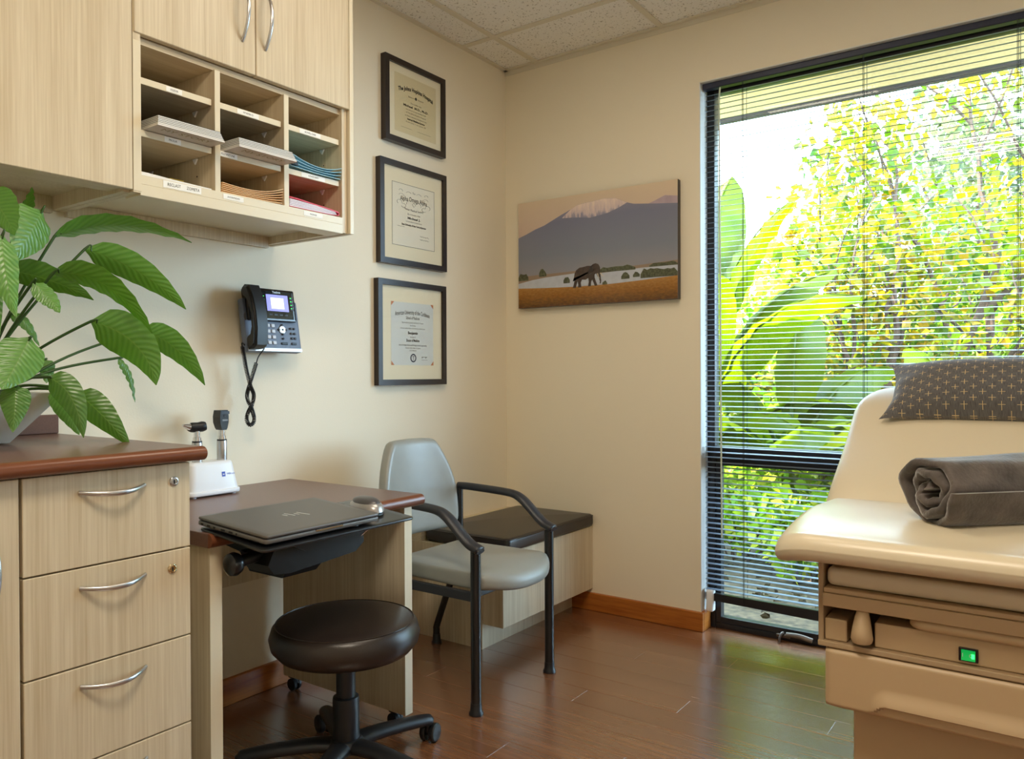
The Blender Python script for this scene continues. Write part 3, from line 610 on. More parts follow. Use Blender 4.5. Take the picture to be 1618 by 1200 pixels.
# ================================================================== LOWER CABINETS
X1 = 0.64
c1 = thing('drawer_cabinet', (0.32, -2.177, 0.0), 'pale wood base cabinet with four stacked drawers and two locks', 'cabinet')
put('carcass', MB().box(0.0, X1 - 0.021, -2.338, -2.0155, 0.10, 0.845), 'lam', c1)
put('toe_kick', MB().box(0.0, X1 - 0.07, -2.338, -2.0165, 0.0, 0.10), 'lam', c1)
zs = [0.8445, 0.667, 0.484, 0.302, 0.115]
for k in range(4):
    d = put('drawer', MB().rbox(X1 - 0.020, X1, -2.3360, -2.0165, zs[k + 1] + 0.0016, zs[k] - 0.0016, 0.0012, 1), 'lam', c1)
    zc = zs[k] - 0.038
    arc_handle(d, (X1, -2.240, zc), (X1, -2.114, zc), (1, 0, -0.22), 0.026)
    if k < 2:
        lk = put('lock', MB().lathe([(0.0095, 0), (0.0095, 0.002), (0.0082, 0.0032), (0.0062, 0.0034), (0.006, 0.0024)], (X1, -2.052 - .005 * k, zc), 24, 'x'), 'steel' if k == 0 else 'brass', d, 'round silver drawer lock' if k == 0 else 'round polished drawer lock', smooth=40)
        put('keyhole', MB().rbox(X1 + 0.0023, X1 + 0.0030, -2.0535 - .005 * k, -2.0505 - .005 * k, zc - 0.005, zc + 0.003, 0.0003, 1), 'ink', lk)
c2 = thing('door_cabinet', (0.32, -2.57, 0.0), 'pale wood base cabinet with a single door at the left edge', 'cabinet')
put('carcass', MB().box(0.0, X1 - 0.021, -2.80, -2.3395, 0.10, 0.845), 'lam', c2)
put('toe_kick', MB().box(0.0, X1 - 0.07, -2.80, -2.3395, 0.0, 0.10), 'lam', c2)
d = put('door', MB().rbox(X1 - 0.020, X1, -2.798, -2.3415, 0.115, 0.843, 0.0012, 1), 'lam', c2)
arc_handle(d, (X1, -2.385, 0.755), (X1, -2.385, 0.620), (1, 0, 0), 0.026, r=0.005)
ct = thing('countertop', (0.33, -2.4, 0.846), 'brown laminate countertop with cherry wood front edge under the plant', 'countertop')
put('slab', MB().box(0.0, 0.655, -2.80, -1.996, 0.8465, 0.8755), 'counter', ct)
prof = [(0.655 + 0.018 * math.sin(R(w_)), 0.8610 + 0.0145 * math.cos(R(w_))) for w_ in range(0, 181, 15)]
put('nosing', MB().prism([(0.6552, 0.8755)] + prof[1:-1] + [(0.6552, 0.8465)], lambda x, z: (x, -2.80, z), lambda x, z: (x, -1.996, z)), 'nosing', ct, 'rounded cherry wood front edge', smooth=35)
put('backsplash', MB().rbox(0.0, 0.018, -2.80, -1.992, 0.8757, 0.924, 0.002, 1), 'counter', ct)
# ================================================================== DESK
DZ = 0.675
dk = thing('desk', (0.3, -1.6, 0.0), 'small mobile desk with brown top and pale wood side panels', 'desk')
XD = 0.605
put('desk_top', MB().rbox(0.003, XD - 0.012, -1.945, -1.252, DZ - 0.032, DZ, 0.001, 1), 'counter', dk)
prof = [(XD - 0.012 + 0.016 * math.sin(R(w_)), DZ - 0.016 + 0.016 * math.cos(R(w_))) for w_ in range(0, 181, 15)]
put('nosing', MB().prism([(XD - 0.0118, DZ)] + prof[1:-1] + [(XD - 0.0118, DZ - 0.032)], lambda x, z: (x, -1.945, z), lambda x, z: (x, -1.252, z)), 'nosing', dk, 'rounded cherry wood front edge', smooth=35)
for (ya, yb) in ((-1.318, -1.288), (-1.938, -1.908)):
    sp_ = put('side_panel', MB().box(0.05, 0.588, ya, yb, 0.046, DZ - 0.0325), 'lam', dk)
    put('edge_band', MB().box(0.588, 0.5895, ya, yb, 0.046, DZ - 0.0325), 'edge', sp_, 'cream edge banding')
put('modesty_panel', MB().box(0.05, 0.068, -1.907, -1.319, 0.385, DZ - 0.0325), 'lam', dk)
for (cx, cy) in ((0.085, -1.303), (0.535, -1.303), (0.085, -1.923), (0.535, -1.923)):
    cs = put('caster', MB().rbox(cx - 0.016, cx + 0.016, cy - 0.012, cy + 0.012, 0.040, 0.0455, 0.002).tube([(cx, cy, 0.02), (cx, cy, 0.043)], 0.007, 10).prism([(cx - 0.018, 0.022), (cx - 0.014, 0.040), (cx + 0.010, 0.040), (cx + 0.020, 0.026)], lambda x, z: (x, cy - 0.003, z), lambda x, z: (x, cy + 0.003, z)), 'blackp', dk)
    put('caster_wheel', MB().lathe([(0.012, -0.016), (0.019, -0.014), (0.0205, -0.006), (0.019, -0.0035)], (cx, cy, 0.0205), 20, 'y').lathe([(0.019, 0.0035), (0.0205, 0.006), (0.019, 0.014), (0.012, 0.016)], (cx, cy, 0.0205), 20, 'y'), 'blackp', cs, smooth=40)
# ---- articulated keyboard tray
TK = 0.105
def tray(x, y, w): # point on the tilted tray plane, w above it
    return (x + w * TK, y, 0.6605 - TK * (x - 0.769) + w)
kt = thing('keyboard_tray', (0.66, -1.70, 0.60), 'thin black keyboard tray on a black swing arm holding the laptop', 'tray')
put('tray_board', MB().cushion([(p[0], p[1]) for p in rrect(0.545, 0.776, -1.938, -1.474, 0.016)], 0.007, 0.003, 0.0, lambda a_, b_, c_: tray(a_, b_, c_ - 0.007), arc=2), 'black', kt, smooth=40)
for (x, y) in ((0.742, -1.66), (0.735, -1.84), (0.58, -1.66), (0.58, -1.84)):
    put('rubber_pad', MB().lathe([(0.016, 0.0), (0.015, 0.0035)], tray(x, y, 0.0004), 18), 'blackp', kt)
arm = put('swing_arm', MB().prism([(-1.84, 0.640), (-1.86, 0.600), (-1.845, 0.578), (-1.80, 0.572), (-1.70, 0.578), (-1.60, 0.585), (-1.572, 0.605), (-1.575, 0.628), (-1.62, 0.642)], lambda y, z: (0.60, y, z), lambda y, z: (0.69, y, z)), 'armblk', kt, smooth=25)
put('mounting_plate', MB().prism([(-1.78, 0.6465), (-1.62, 0.6465), (-1.58, 0.672), (-1.83, 0.672)], lambda y, z: (0.60, y, z - 0.012), lambda y, z: (0.72, y, z - 0.024)), 'black', arm)
put('track_cover', MB().prism([(0.25, 0.638), (0.62, 0.600), (0.66, 0.572), (0.60, 0.560), (0.25, 0.612)], lambda x, z: (x, -1.76, z), lambda x, z: (x, -1.64, z)), 'armblk', arm)
put('spring_cover', MB().prism([(0.50, 0.600), (0.69, 0.585), (0.66, 0.556), (0.54, 0.556)], lambda x, z: (x, -1.80, z), lambda x, z: (x, -1.70, z)), 'lapd', arm, 'grey metal cover plate')
put('release_rod', MB().tube([(0.69, -1.585, 0.622), (0.70, -1.560, 0.640)], 0.004, 8), 'chrome', arm)
put('knob_shaft', MB().tube([(0.645, -1.825, 0.620), (0.645, -1.905, 0.612)], 0.0135, 16), 'armblk', arm, smooth=40)
put('tilt_knob', MB().lathe([(0.012, -0.030), (0.024, -0.022), (0.0265, -0.010), (0.022, 0.0)], (0.645, -1.905, 0.610), 24, 'y'), 'black', arm, smooth=40)
# ---- laptop
LP = thing('laptop', tray(0.66, -1.76, 0.0), 'closed dark grey laptop lying on the keyboard tray', 'laptop')
def lap(w0, skew=0.045):
    return lambda a_, b_, c_: tray(a_, b_ + (0.655 - a_) * -0.09, w0 + c_)
LA, LB, LC, LD = 0.546, 0.764, -1.932, -1.602
put('base', MB().cushion(rrect(LA, LB, LC, LD, 0.008), 0.0105, 0.003, 0, lap(0.0060), arc=2), 'lapt', LP, smooth=40)
put('foot', MB().box(*[v_ for v_ in (0, 0, 0, 0, 0, 0)]) if False else MB().cushion(rrect(0.60, 0.72, -1.86, -1.68, 0.01), 0.003, 0.001, 0, lap(0.0035), arc=1), 'blackp', LP)
put('hinge_gap', MB().cushion(rrect(LA + 0.004, LB - 0.004, LC + 0.004, LD - 0.004, 0.006), 0.003, 0.001, 0, lap(0.0160), arc=1), 'blackp', LP)
lid = put('lid', MB().cushion(rrect(LA, LB, LC, LD, 0.008), 0.0065, 0.0025, 0, lap(0.0185), arc=2), 'lapt', LP, smooth=40)
put('finger_notch', MB().cushion(rrect(LB - 0.006, LB + 0.0012, -1.80, -1.72, 0.0005), 0.0045, 0.0006, 0, lap(0.0120), arc=1), 'chrome', LP)
lf = lap(0.0253)
lg = MB()
for (u0, v0, v1, dash) in ((-0.020, -0.002, 0.011, 0), (-0.007, -0.009, 0.018, 0), (0.007, -0.008, 0.006, 0), (0.020, -0.022, 0.011, 0)):
    # slanted bars, tops leaning; u runs along the lid (y), v across it (x, away from the user)
    sk = 0.30; yc, xc = -1.765, 0.655
    q = [(v0, u0 + v0 * -sk), (v1, u0 + v1 * -sk), (v1, u0 + v1 * -sk + 0.0034), (v0, u0 + v0 * -sk + 0.0034)]
    lg.raw([lf(xc - a_, yc + b_, 0.0) for (a_, b_) in q], [(0, 1, 2, 3)])
put('logo', lg, 'chrome', lid, 'four slanted silver bars logo')
for k, (xx, wd_) in enumerate(((0.560, .008), (0.580, .010), (0.600, .007), (0.625, .013), (0.650, .012), (0.672, .004), (0.715, .028))):
    f_ = lap(0.0085 if k < 6 else 0.007); put('port', MB().raw([f_(xx + a_, LC - 0.0004, b_) for (a_, b_) in ((0, 0), (wd_, 0), (wd_, .0045 if k < 6 else .0018), (0, .0045 if k < 6 else .0018))] + [f_(xx + a_, LC + 0.004, b_) for (a_, b_) in ((0, 0), (wd_, 0), (wd_, .0045 if k < 6 else .0018), (0, .0045 if k < 6 else .0018))], [(0, 1, 2, 3), (7, 6, 5, 4), (0, 4, 5, 1), (1, 5, 6, 2), (2, 6, 7, 3), (3, 7, 4, 0)]), 'ink', LP)
# ---- mouse
mc = Vector(tray(0.655, -1.528, 0.0)); ms = thing('computer_mouse', mc, 'dark grey and silver arched computer mouse on the tray beside the laptop', 'mouse')
M['moused'] = plain('mouse_dark', srgb(84, 82, 84), 0.32, metal=0.2); M['mouses'] = plain('mouse_silver', srgb(170, 168, 168), 0.3, metal=0.5)
def mouse(z0, z1, grow, front=0.0):
    def f(u, v):
        th = 2 * math.pi * v; r_ = math.sin(math.pi / 2 * u)
        l = 0.062 * grow * r_ * math.cos(th); w_ = 0.035 * grow * r_ * math.sin(th)
        hgt = z0 + (z1 - z0) * math.sqrt(max(0, 1 - (r_) ** 2.4)) * (0.72 + 0.28 * (l / 0.062 + 0.35))
        return tuple(mc + Vector((l * 0.95 + w_ * 0.25, w_ - l * 0.25, hgt - TK * l)))
    return f
put('base', MB().grid(mouse(0.001, 0.013, 1.0), 8, 28), 'blackp', ms, smooth=70)
put('band', MB().grid(mouse(0.008, 0.036, 1.02), 8, 28), 'mouses', ms, smooth=70)
put('top_shell', MB().grid(mouse(0.021, 0.0395, 0.84), 8, 28), 'moused', ms, smooth=70)
put('scroll_wheel', MB().lathe([(0.008, -0.003), (0.009, 0.0), (0.008, 0.003)], tuple(mc + Vector((-0.030, 0.008, 0.022))), 16, 'y'), 'blackp', ms, smooth=40)

# ================================================================== OTOSCOPE SET
cb = thing('charging_base', (0.085, -1.615, DZ), 'white plastic charging base for the scopes standing on the desk', 'charger')
def tap(z0, h, x0, x1, y0, y1, ix, iy):
    def f(u, v, w_):
        s = w_ / h; cx, cy = (x0 + x1) / 2, (y0 + y1) / 2
        return (cx + (u - cx) * (1 - ix * s), cy + (v - cy) * (1 - iy * s), z0 + w_)
    return f
put('body', MB().cushion(rrect(0.035, 0.135, -1.700, -1.533, 0.022), 0.090, 0.010, 0.0, tap(DZ + 0.008, 0.090, 0.035, 0.135, -1.700, -1.533, 0.34, 0.17), arc=4), 'white', cb, smooth=50)
put('skirt', MB().cushion(rrect(0.032, 0.138, -1.703, -1.530, 0.022), 0.014, 0.004, 0.0, lambda a_, b_, c_: (a_, b_, DZ + 0.004 + c_), arc=2), 'white', cb, smooth=50)
for (x, y) in ((0.05, -1.68), (0.12, -1.68), (0.05, -1.553), (0.12, -1.553)): put('foot', MB().lathe([(0.008, 0), (0.010, 0.006)], (x, y, DZ), 12), 'white', cb)
M['badge'] = plain('blue_badge', srgb(60, 88, 190), 0.5)
def facex(u, v): # front face of the base leans back
    return (0.1352 - 0.19 * (v - (DZ + 0.008)) + 0.0006, u, v)
bm_ = MB(); bm_.raw([facex(a_, b_) for (a_, b_) in ((-1.592, 0.728), (-1.581, 0.728), (-1.581, 0.742), (-1.592, 0.742))], [(0, 1, 2, 3)])
bg_ = put('badge', bm_, 'badge', cb, 'small blue square badge')
put('lettering', text_mb(MB(), 'w', 0.010, lambda p, q: tuple(Vector(facex(-1.5865 + p, 0.735 + q)) + Vector((0.0004, 0, 0)))), 'white', bg_)
put('lettering', text_mb(MB(), 'Hillrom', 0.0085, lambda p, q: facex(-1.576 + p, 0.735 + q), align='LEFT'), 'badge', cb)
def scope(cy, cx, name, label):
    t = thing(name, (cx, cy, DZ + 0.095), label, 'scope')
    z = DZ + 0.090
    put('handle', MB().lathe([(0.0140, 0.0), (0.0145, 0.003), (0.0145, 0.060), (0.0140, 0.064)], (cx, cy, z), 24), 'steel', t, smooth=40)
    put('collar', MB().lathe([(0.0138, 0), (0.0138, 0.004)], (cx, cy, z + 0.0642), 24), 'blackp', t)
    put('neck', MB().lathe([(0.0115, 0), (0.0115, 0.010), (0.0090, 0.011), (0.0090, 0.030)], (cx, cy, z + 0.0684), 24), 'chrome', t, smooth=40)
    return t, z + 0.098
t, z = scope(-1.643, 0.082, 'otoscope', 'otoscope with a black head and pointed steel tip in the charging base')
put('head', MB().tube(spline([(0.075, -1.668, z + 0.011), (0.082, -1.645, z + 0.010), (0.09, -1.620, z + 0.013)], 5), [(0.009, 0.010), (0.0125, 0.012), (0.0145, 0.0135), (0.015, 0.014), (0.015, 0.014), (0.015, 0.014), (0.0148, 0.014), (0.0150, 0.0145), (0.0155, 0.015), (0.0145, 0.014), (0.012, 0.012)], 16).tube([(0.082, -1.643, z - 0.001), (0.082, -1.643, z + 0.008)], 0.0105, 14), 'blackp', t, smooth=50)
put('speculum', MB().tube([(0.079, -1.664, z + 0.012), (0.082, -1.680, z + 0.016), (0.083, -1.688, z + 0.018)], [0.011, 0.006, 0.0035], 16), 'chrome', t, smooth=50)
t, z = scope(-1.562, 0.082, 'ophthalmoscope', 'ophthalmoscope with a tall flat black head in the charging base')
hp = [(-0.009, 0.0), (0.009, 0.0), (0.0125, 0.006), (0.0175, 0.022), (0.0180, 0.040), (0.0155, 0.056), (0.0150, 0.0585), (-0.0150, 0.0585), (-0.0155, 0.056), (-0.0180, 0.040), (-0.0175, 0.022), (-0.0125, 0.006)]
hd = put('head', MB().prism(hp, lambda a_, b_: (0.070 + a_ * 0.3, -1.562 + a_, z - 0.002 + b_), lambda a_, b_: (0.096 - a_ * 0.3, -1.562 + a_, z - 0.002 + b_)), 'blackp', t)
put('brow_rest', MB().prism([(-0.0140, 0.047), (0.0140, 0.047), (0.0135, 0.0555), (-0.0135, 0.0555)], lambda a_, b_: (0.094, -1.562 + a_, z - 0.002 + b_), lambda a_, b_: (0.1005, -1.562 + a_, z - 0.002 + b_)), 'armp', hd)
put('lens_window', MB().lathe([(0.0034, 0.0), (0.003, 0.001)], (0.0972, -1.562, z + 0.040), 14, 'x'), 'lapd', hd)
put('number_plate', MB().rbox(0.0970, 0.0985, -1.571, -1.552, z + 0.024, z + 0.030, 0.0006, 1), 'lapt', hd)

# ================================================================== WALL PHONE
O_ = Vector((0.072, -1.357, 1.097)); V_ = Vector((-0.17, 0, 0.985)).normalized(); N_ = Vector((0.985, 0, 0.17)).normalized()
def ph(u, v, w_): return tuple(O_ + Vector((0, u, 0)) + V_ * v + N_ * w_)
M['slate'] = plain('slate_grey_plastic', srgb(98, 108, 128), 0.42); M['keyw'] = plain('light_grey_key', srgb(212, 216, 224), 0.4)
M['glossb'] = plain('glossy_black', srgb(14, 14, 16), 0.08); M['screen'] = emit('lit_screen', (0.72, 0.74, 0.98, 1), 0.9); M['screenb'] = emit('lit_screen_bar', (0.30, 0.30, 0.75, 1), 0.7)
M['led'] = emit('green_led', (0.05, 0.9, 0.15, 1), 2.0); M['silver'] = plain('silver_trim', srgb(226, 228, 232), 0.25, metal=0.3)
tp = thing('wall_phone', (0.03, -1.357, 1.10), 'black and slate desk phone with lit screen mounted on the wall', 'phone')
put('wall_bracket', MB().rbox(0.0, 0.040, -1.42, -1.29, 1.13, 1.25, 0.004), 'blackp', tp)
body = put('body', MB().cushion(rrect(-0.105, 0.104, 0.0, 0.170, 0.006), 0.026, 0.004, 0.0, lambda a_, b_, c_: ph(a_, b_, c_ - 0.026), arc=2), 'slate', tp, smooth=40)
put('silver_strip', MB().cushion(rrect(-0.104, 0.103, 0.001, 0.012, 0.003), 0.0025, 0.0008, 0.0, lambda a_, b_, c_: ph(a_, b_, c_ + 0.0002), arc=1), 'silver', body)
bz = put('screen_bezel', MB().cushion(rrect(-0.095, 0.086, 0.098, 0.203, 0.005), 0.030, 0.003, 0.0, lambda a_, b_, c_: ph(a_, b_, c_ - 0.016), arc=2), 'glossb', tp, smooth=40)
put('screen', MB().cushion(rrect(-0.026, 0.058, 0.130, 0.184, 0.001), 0.0012, 0.0003, 0.0, lambda a_, b_, c_: ph(a_, b_, c_ + 0.0142), arc=1), 'screenb', bz, 'lit lilac screen')
put('screen_panel', MB().raw([ph(a_, b_, 0.0158) for (a_, b_) in ((-0.010, 0.138), (0.040, 0.138), (0.040, 0.174), (-0.010, 0.174))], [(0, 1, 2, 3)]), 'screen', bz)
put('lettering', text_mb(MB(), 'Yealink', 0.011, lambda p, q: ph(0.016 + p, 0.1925 + q, 0.0146)), 'steel', bz)
for k in range(4):
    put('line_key', MB().box(0, 0, 0, 0, 0, 0) if False else MB().raw([ph(a_, b_, 0.0146) for (a_, b_) in ((0.066, 0.136 + .0115 * k), (0.080, 0.136 + .0115 * k), (0.080, 0.141 + .0115 * k), (0.066, 0.141 + .0115 * k))], [(0, 1, 2, 3)]), 'lapd', bz)
    put('line_led', MB().raw([ph(a_, b_, 0.0150) for (a_, b_) in ((0.067, 0.1415 + .0115 * k), (0.072, 0.1415 + .0115 * k), (0.072, 0.1435 + .0115 * k), (0.067, 0.1435 + .0115 * k))], [(0, 1, 2, 3)]), 'led', bz)
    put('line_led', MB().raw([ph(a_, b_, 0.0150) for (a_, b_) in ((-0.038, 0.1415 + .0115 * k), (-0.034, 0.1415 + .0115 * k), (-0.034, 0.1435 + .0115 * k), (-0.038, 0.1435 + .0115 * k))], [(0, 1, 2, 3)]), 'led', bz)
    put('soft_key', MB().raw([ph(-0.020 + .020 * k + a_, 0.116 + b_, 0.0146) for (a_, b_) in ((0, 0), (0.012, 0), (0.012, 0.005), (0, 0.005))], [(0, 1, 2, 3)]), 'lapd', bz)
    for c_ in range(3):
        put('key', MB().cushion(rrect(-0.046 + .0185 * c_, -0.033 + .0185 * c_, 0.024 + .0185 * k, 0.035 + .0185 * k, 0.002, 2), 0.004, 0.001, 0, lambda a_, b_, w_: ph(a_, b_, w_), arc=1), 'keyw', body)
put('navigation_pad', MB().cushion([(0.033 + 0.013 * math.cos(R(q)), 0.073 + 0.013 * math.sin(R(q))) for q in range(0, 360, 20)], 0.004, 0.0015, 0, lambda a_, b_, w_: ph(a_, b_, w_), arc=1), 'silver', body)
for (a0, b0) in ((0.033, 0.073), (0.033, 0.088), (0.033, 0.058), (0.019, 0.073), (0.047, 0.073), (0.033, 0.044), (0.066, 0.078), (0.080, 0.078)):
    put('round_key', MB().cushion([(a0 + 0.0035 * math.cos(R(q)), b0 + 0.0035 * math.sin(R(q))) for q in range(0, 360, 30)], 0.0055, 0.001, 0, lambda a_, b_, w_: ph(a_, b_, w_), arc=1), 'lapd', body)
for (a0, b0, w0) in ((0.064, 0.058, .008), (0.077, 0.058, .008), (0.064, 0.042, .008), (0.077, 0.042, .008), (0.024, 0.024, .024), (0.064, 0.024, .020)):
    put('key', MB().cushion(rrect(a0, a0 + w0, b0, b0 + 0.0075, 0.0015, 2), 0.004, 0.001, 0, lambda a_, b_, w_: ph(a_, b_, w_), arc=1), 'lapd', body)
hs = thing('phone_handset', ph(-0.075, 0.1, 0.03), 'black curved handset resting on the left of the wall phone', 'handset')
prof = [(0.004, 0.002), (0.002, 0.030), (0.010, 0.046), (0.06, 0.058), (0.11, 0.060), (0.16, 0.054), (0.200, 0.040), (0.206, 0.018), (0.200, 0.006), (0.176, 0.002), (0.168, 0.014), (0.150, 0.026), (0.110, 0.034), (0.070, 0.032), (0.050, 0.022), (0.044, 0.004), (0.030, 0.0015)]
hb = bmesh.new()
pv = [[hb.verts.new(ph(u_, v_, w_ + 0.0065 + (0.0 if u_ < -.08 else 0.0))) for (v_, w_) in prof] for u_ in (-0.116, -0.064)]
k_ = len(prof); hb.faces.new(pv[0]); hb.faces.new(list(reversed(pv[1])))
for i in range(k_): hb.faces.new([pv[0][(i + 1) % k_], pv[0][i], pv[1][i], pv[1][(i + 1) % k_]])
bmesh.ops.recalc_face_normals(hb, faces=hb.faces[:])
bmesh.ops.bevel(hb, geom=[e for e in hb.edges if len(e.link_faces) == 2 and any(len(f_.verts) > 4 for f_ in e.link_faces)], offset=0.008, segments=3, affect='EDGES')
hb.verts.index_update(); hm = MB().raw([q.co.copy() for q in hb.verts], [[q.index for q in f_.verts] for f_ in hb.faces]); hb.free()
put('grip', hm, 'blackp', hs, smooth=40)
put('earpiece_grille', MB().lathe([(0.012, 0.0), (0.010, 0.0012)], (0, 0, 0), 18) if False else MB().cushion([(-0.078 + 0.012 * math.cos(R(q)), 0.105 + 0.012 * math.sin(R(q))) for q in range(0, 360, 24)], 0.002, 0.0005, 0, lambda a_, b_, w_: ph(-0.117 - w_ * 0.5, b_, 0.0225 + (a_ + 0.078) * 0.5), arc=1), 'armp', hs)
# coiled cord, twisted once on itself
cp = [(62, 565), (75, 640), (92, 740), (122, 860), (148, 930), (138, 1000), (108, 1062), (94, 1112), (106, 1150), (126, 1162), (148, 1140), (150, 1100), (130, 1030), (106, 980), (98, 930), (116, 860), (140, 780), (168, 690)]
cdp = [0.070, 0.070, 0.068, 0.066, 0.060, 0.052, 0.062, 0.062, 0.062, 0.062, 0.062, 0.060, 0.070, 0.066, 0.060, 0.052, 0.060, 0.075]
path = spline([at_x(370 + a_ * 0.2083, 430 + b_ * 0.2083, d_) for (a_, b_), d_ in zip(cp, cdp)], 30)
L_ = [0.0]
for i in range(1, len(path)): L_.append(L_[-1] + (path[i] - path[i - 1]).length)
pts = []; turns = L_[-1] / 0.0046; steps = int(turns * 9); j = 0
ref = Vector((1, 0, 0))
for s_ in range(steps + 1):
    d_ = L_[-1] * s_ / steps
    while j < len(path) - 2 and L_[j + 1] < d_: j += 1
    tt = (d_ - L_[j]) / max(1e-9, L_[j + 1] - L_[j]); q = path[j].lerp(path[j + 1], tt); tg = (path[j + 1] - path[j]).normalized()
    a_ = (ref - tg * ref.dot(tg)).normalized(); b_ = tg.cross(a_); w_ = 2 * math.pi * turns * s_ / steps
    pts.append(q + (a_ * math.cos(w_) + b_ * math.sin(w_)) * 0.0050)
cm = MB().tube(pts, 0.0017, 5)
cm.tube(spline([path[-1], at_x(370 + 186 * .2083, 430 + 640 * .2083, 0.085), ph(-0.066, 0.004, 0.03)], 6), 0.0018, 6)
cm.tube(spline([ph(-0.095, 0.02, -0.02), at_x(370 + 60 * .2083, 430 + 540 * .2083, 0.070), path[0]], 6), 0.0022, 6)
put('coiled_cord', cm, 'blackp', tp, smooth=60)

# ================================================================== DIPLOMAS
def diploma(y0, y1, z0, z1, bw, label, paper, inset, lines, liner=False, corners=False, mat='mat'):
    t = thing('picture_frame', (0.0, (y0 + y1) / 2, z0), label, 'frame', 'framed certificates on the left wall')
    fr = MB()
    for (q, f0, f1) in (([(y0, z0), (y1, z0), (y1 - bw, z0 + bw), (y0 + bw, z0 + bw)], 0, 0), ([(y1, z0), (y1, z1), (y1 - bw, z1 - bw), (y1 - bw, z0 + bw)], 0, 0), ([(y1, z1), (y0, z1), (y0 + bw, z1 - bw), (y1 - bw, z1 - bw)], 0, 0), ([(y0, z1), (y0, z0), (y0 + bw, z0 + bw), (y0 + bw, z1 - bw)], 0, 0)):
        put('frame_rail', MB().prism(q, lambda y_, z_: (0.001, y_, z_), lambda y_, z_: (0.026, y_, z_)), 'frame', t)
    mtb = put('mat_board', MB().box(0.002, 0.0165, y0 + bw * 0.9, y1 - bw * 0.9, z0 + bw * 0.9, z1 - bw * 0.9), mat, t)
    py0, py1, pz0, pz1 = y0 + inset[0], y1 - inset[1], z0 + inset[2], z1 - inset[3]
    cert = put('certificate', MB().box(0.0166, 0.0170, py0, py1, pz0, pz1), paper, t)
    if liner:
        w_ = 0.0012
        put('liner', MB().box(0.0171, 0.0174, py0 - w_, py1 + w_, pz1, pz1 + w_).box(0.0171, 0.0174, py0 - w_, py1 + w_, pz0 - w_, pz0).box(0.0171, 0.0174, py0 - w_, py0, pz0, pz1).box(0.0171, 0.0174, py1, py1 + w_, pz0, pz1), 'frame', cert)
    yc = (py0 + py1) / 2; W = py1 - py0; Hh = pz1 - pz0
    lt_ = MB(); lg_ = MB()
    for (s, size, v, wid, ink, bend, bold) in lines:
        mbx = lt_ if ink == 'ink' else lg_
        tmp = text_mb(MB(), s, size, lambda p, q: (0, p, q), bold=bold); wd0 = max(p[1] for p in tmp.v) - min(p[1] for p in tmp.v)
        sx = (wid * W) / wd0
        text_mb(mbx, s, size, lambda p, q: (0.0176, yc + p, pz0 + v * Hh + q), sx=sx, bend=bend, bold=bold)
    if lt_.v: put('lettering', lt_, 'ink', cert)
    if lg_.v: put('fine_print', lg_, 'inkg', cert)
    if corners:
        for k_, (cy, cz, sy, sz) in enumerate(((py0, pz0, 1, 1), (py1, pz0, -1, 1), (py1, pz1, -1, -1), (py0, pz1, 1, -1))):
            put('mount_corner', MB().raw([(0.0178, cy, cz), (0.0178, cy + sy * 0.017, cz), (0.0178, cy, cz + sz * 0.017)], [(0, 1, 2) if sy * sz > 0 else (0, 2, 1)]), plain('copper_corner_%d' % k_, srgb(196, 120, 66), 0.5), cert)
    put('glazing', MB().box(0.0190, 0.0200, y0 + bw * 0.9, y1 - bw * 0.9, z0 + bw * 0.9, z1 - bw * 0.9), 'clear', t)
    return t, cert, (py0, py1, pz0, pz1)
b_ = 0.0004
t, ce_, q = diploma(-0.812, -0.461, 1.921, 2.247, 0.022, 'topmost framed diploma with cream paper headed in an arched black title', 'cert_y', (0.058, 0.052, 0.048, 0.052),
    [('The Johns Hopkins Hospital', 0.022, 0.80, 0.84, 'ink', 1.6, 0.0008), ('Baltimore       Maryland', 0.008, 0.66, 0.36, 'inkg', 0, 0), ('This certifies that', 0.008, 0.555, 0.26, 'inkg', 0, 0), ('Michael  M.D., Ph.D.', 0.012, 0.49, 0.60, 'ink', 0, b_),
     ('has served on the Resident Staff', 0.008, 0.43, 0.48, 'inkg', 0, 0), ('of The Johns Hopkins Hospital', 0.008, 0.375, 0.48, 'inkg', 0, 0), ('as Intern, Assistant Resident in the', 0.008, 0.32, 0.52, 'inkg', 0, 0), ('Internal Medicine Service', 0.010, 0.265, 0.42, 'ink', 0, b_), ('from July 1 to June 30', 0.008, 0.215, 0.48, 'inkg', 0, 0), ('~~~~~~~        ~~~~~~~~~', 0.012, 0.10, 0.72, 'inkg', 0, 0)])
py0, py1, pz0, pz1 = q; yc = (py0 + py1) / 2
put('crest', MB().lathe([(0.0058, 0), (0.0058, 0.0004)], (0.0174, yc, pz0 + 0.665 * (pz1 - pz0)), 16, 'x'), 'ink', ce_)
t, ce_, q = diploma(-0.842, -0.457, 1.449, 1.848, 0.022, 'middle framed certificate with white mat and thin black liner', 'cert_w', (0.072, 0.070, 0.078, 0.080),
    [('The', 0.011, 0.885, 0.07, 'inkg', 0, 0), ('Alpha Omega Alpha', 0.026, 0.775, 0.64, 'ink', 0.6, 0.0002), ('Honor Medical Society', 0.012, 0.60, 0.46, 'ink', -1.2, 0), ('Be it known that', 0.009, 0.53, 0.30, 'inkg', 0, 0), ('Michael J.', 0.012, 0.465, 0.30, 'ink', 0, b_), ('has been elected to membership at', 0.008, 0.41, 0.38, 'inkg', 0, 0), ('State University of New York at Syracuse', 0.0095, 0.35, 0.58, 'ink', 0, b_)], liner=True)
py0, py1, pz0, pz1 = q; yc = (py0 + py1) / 2; Hh = pz1 - pz0
sw = MB()
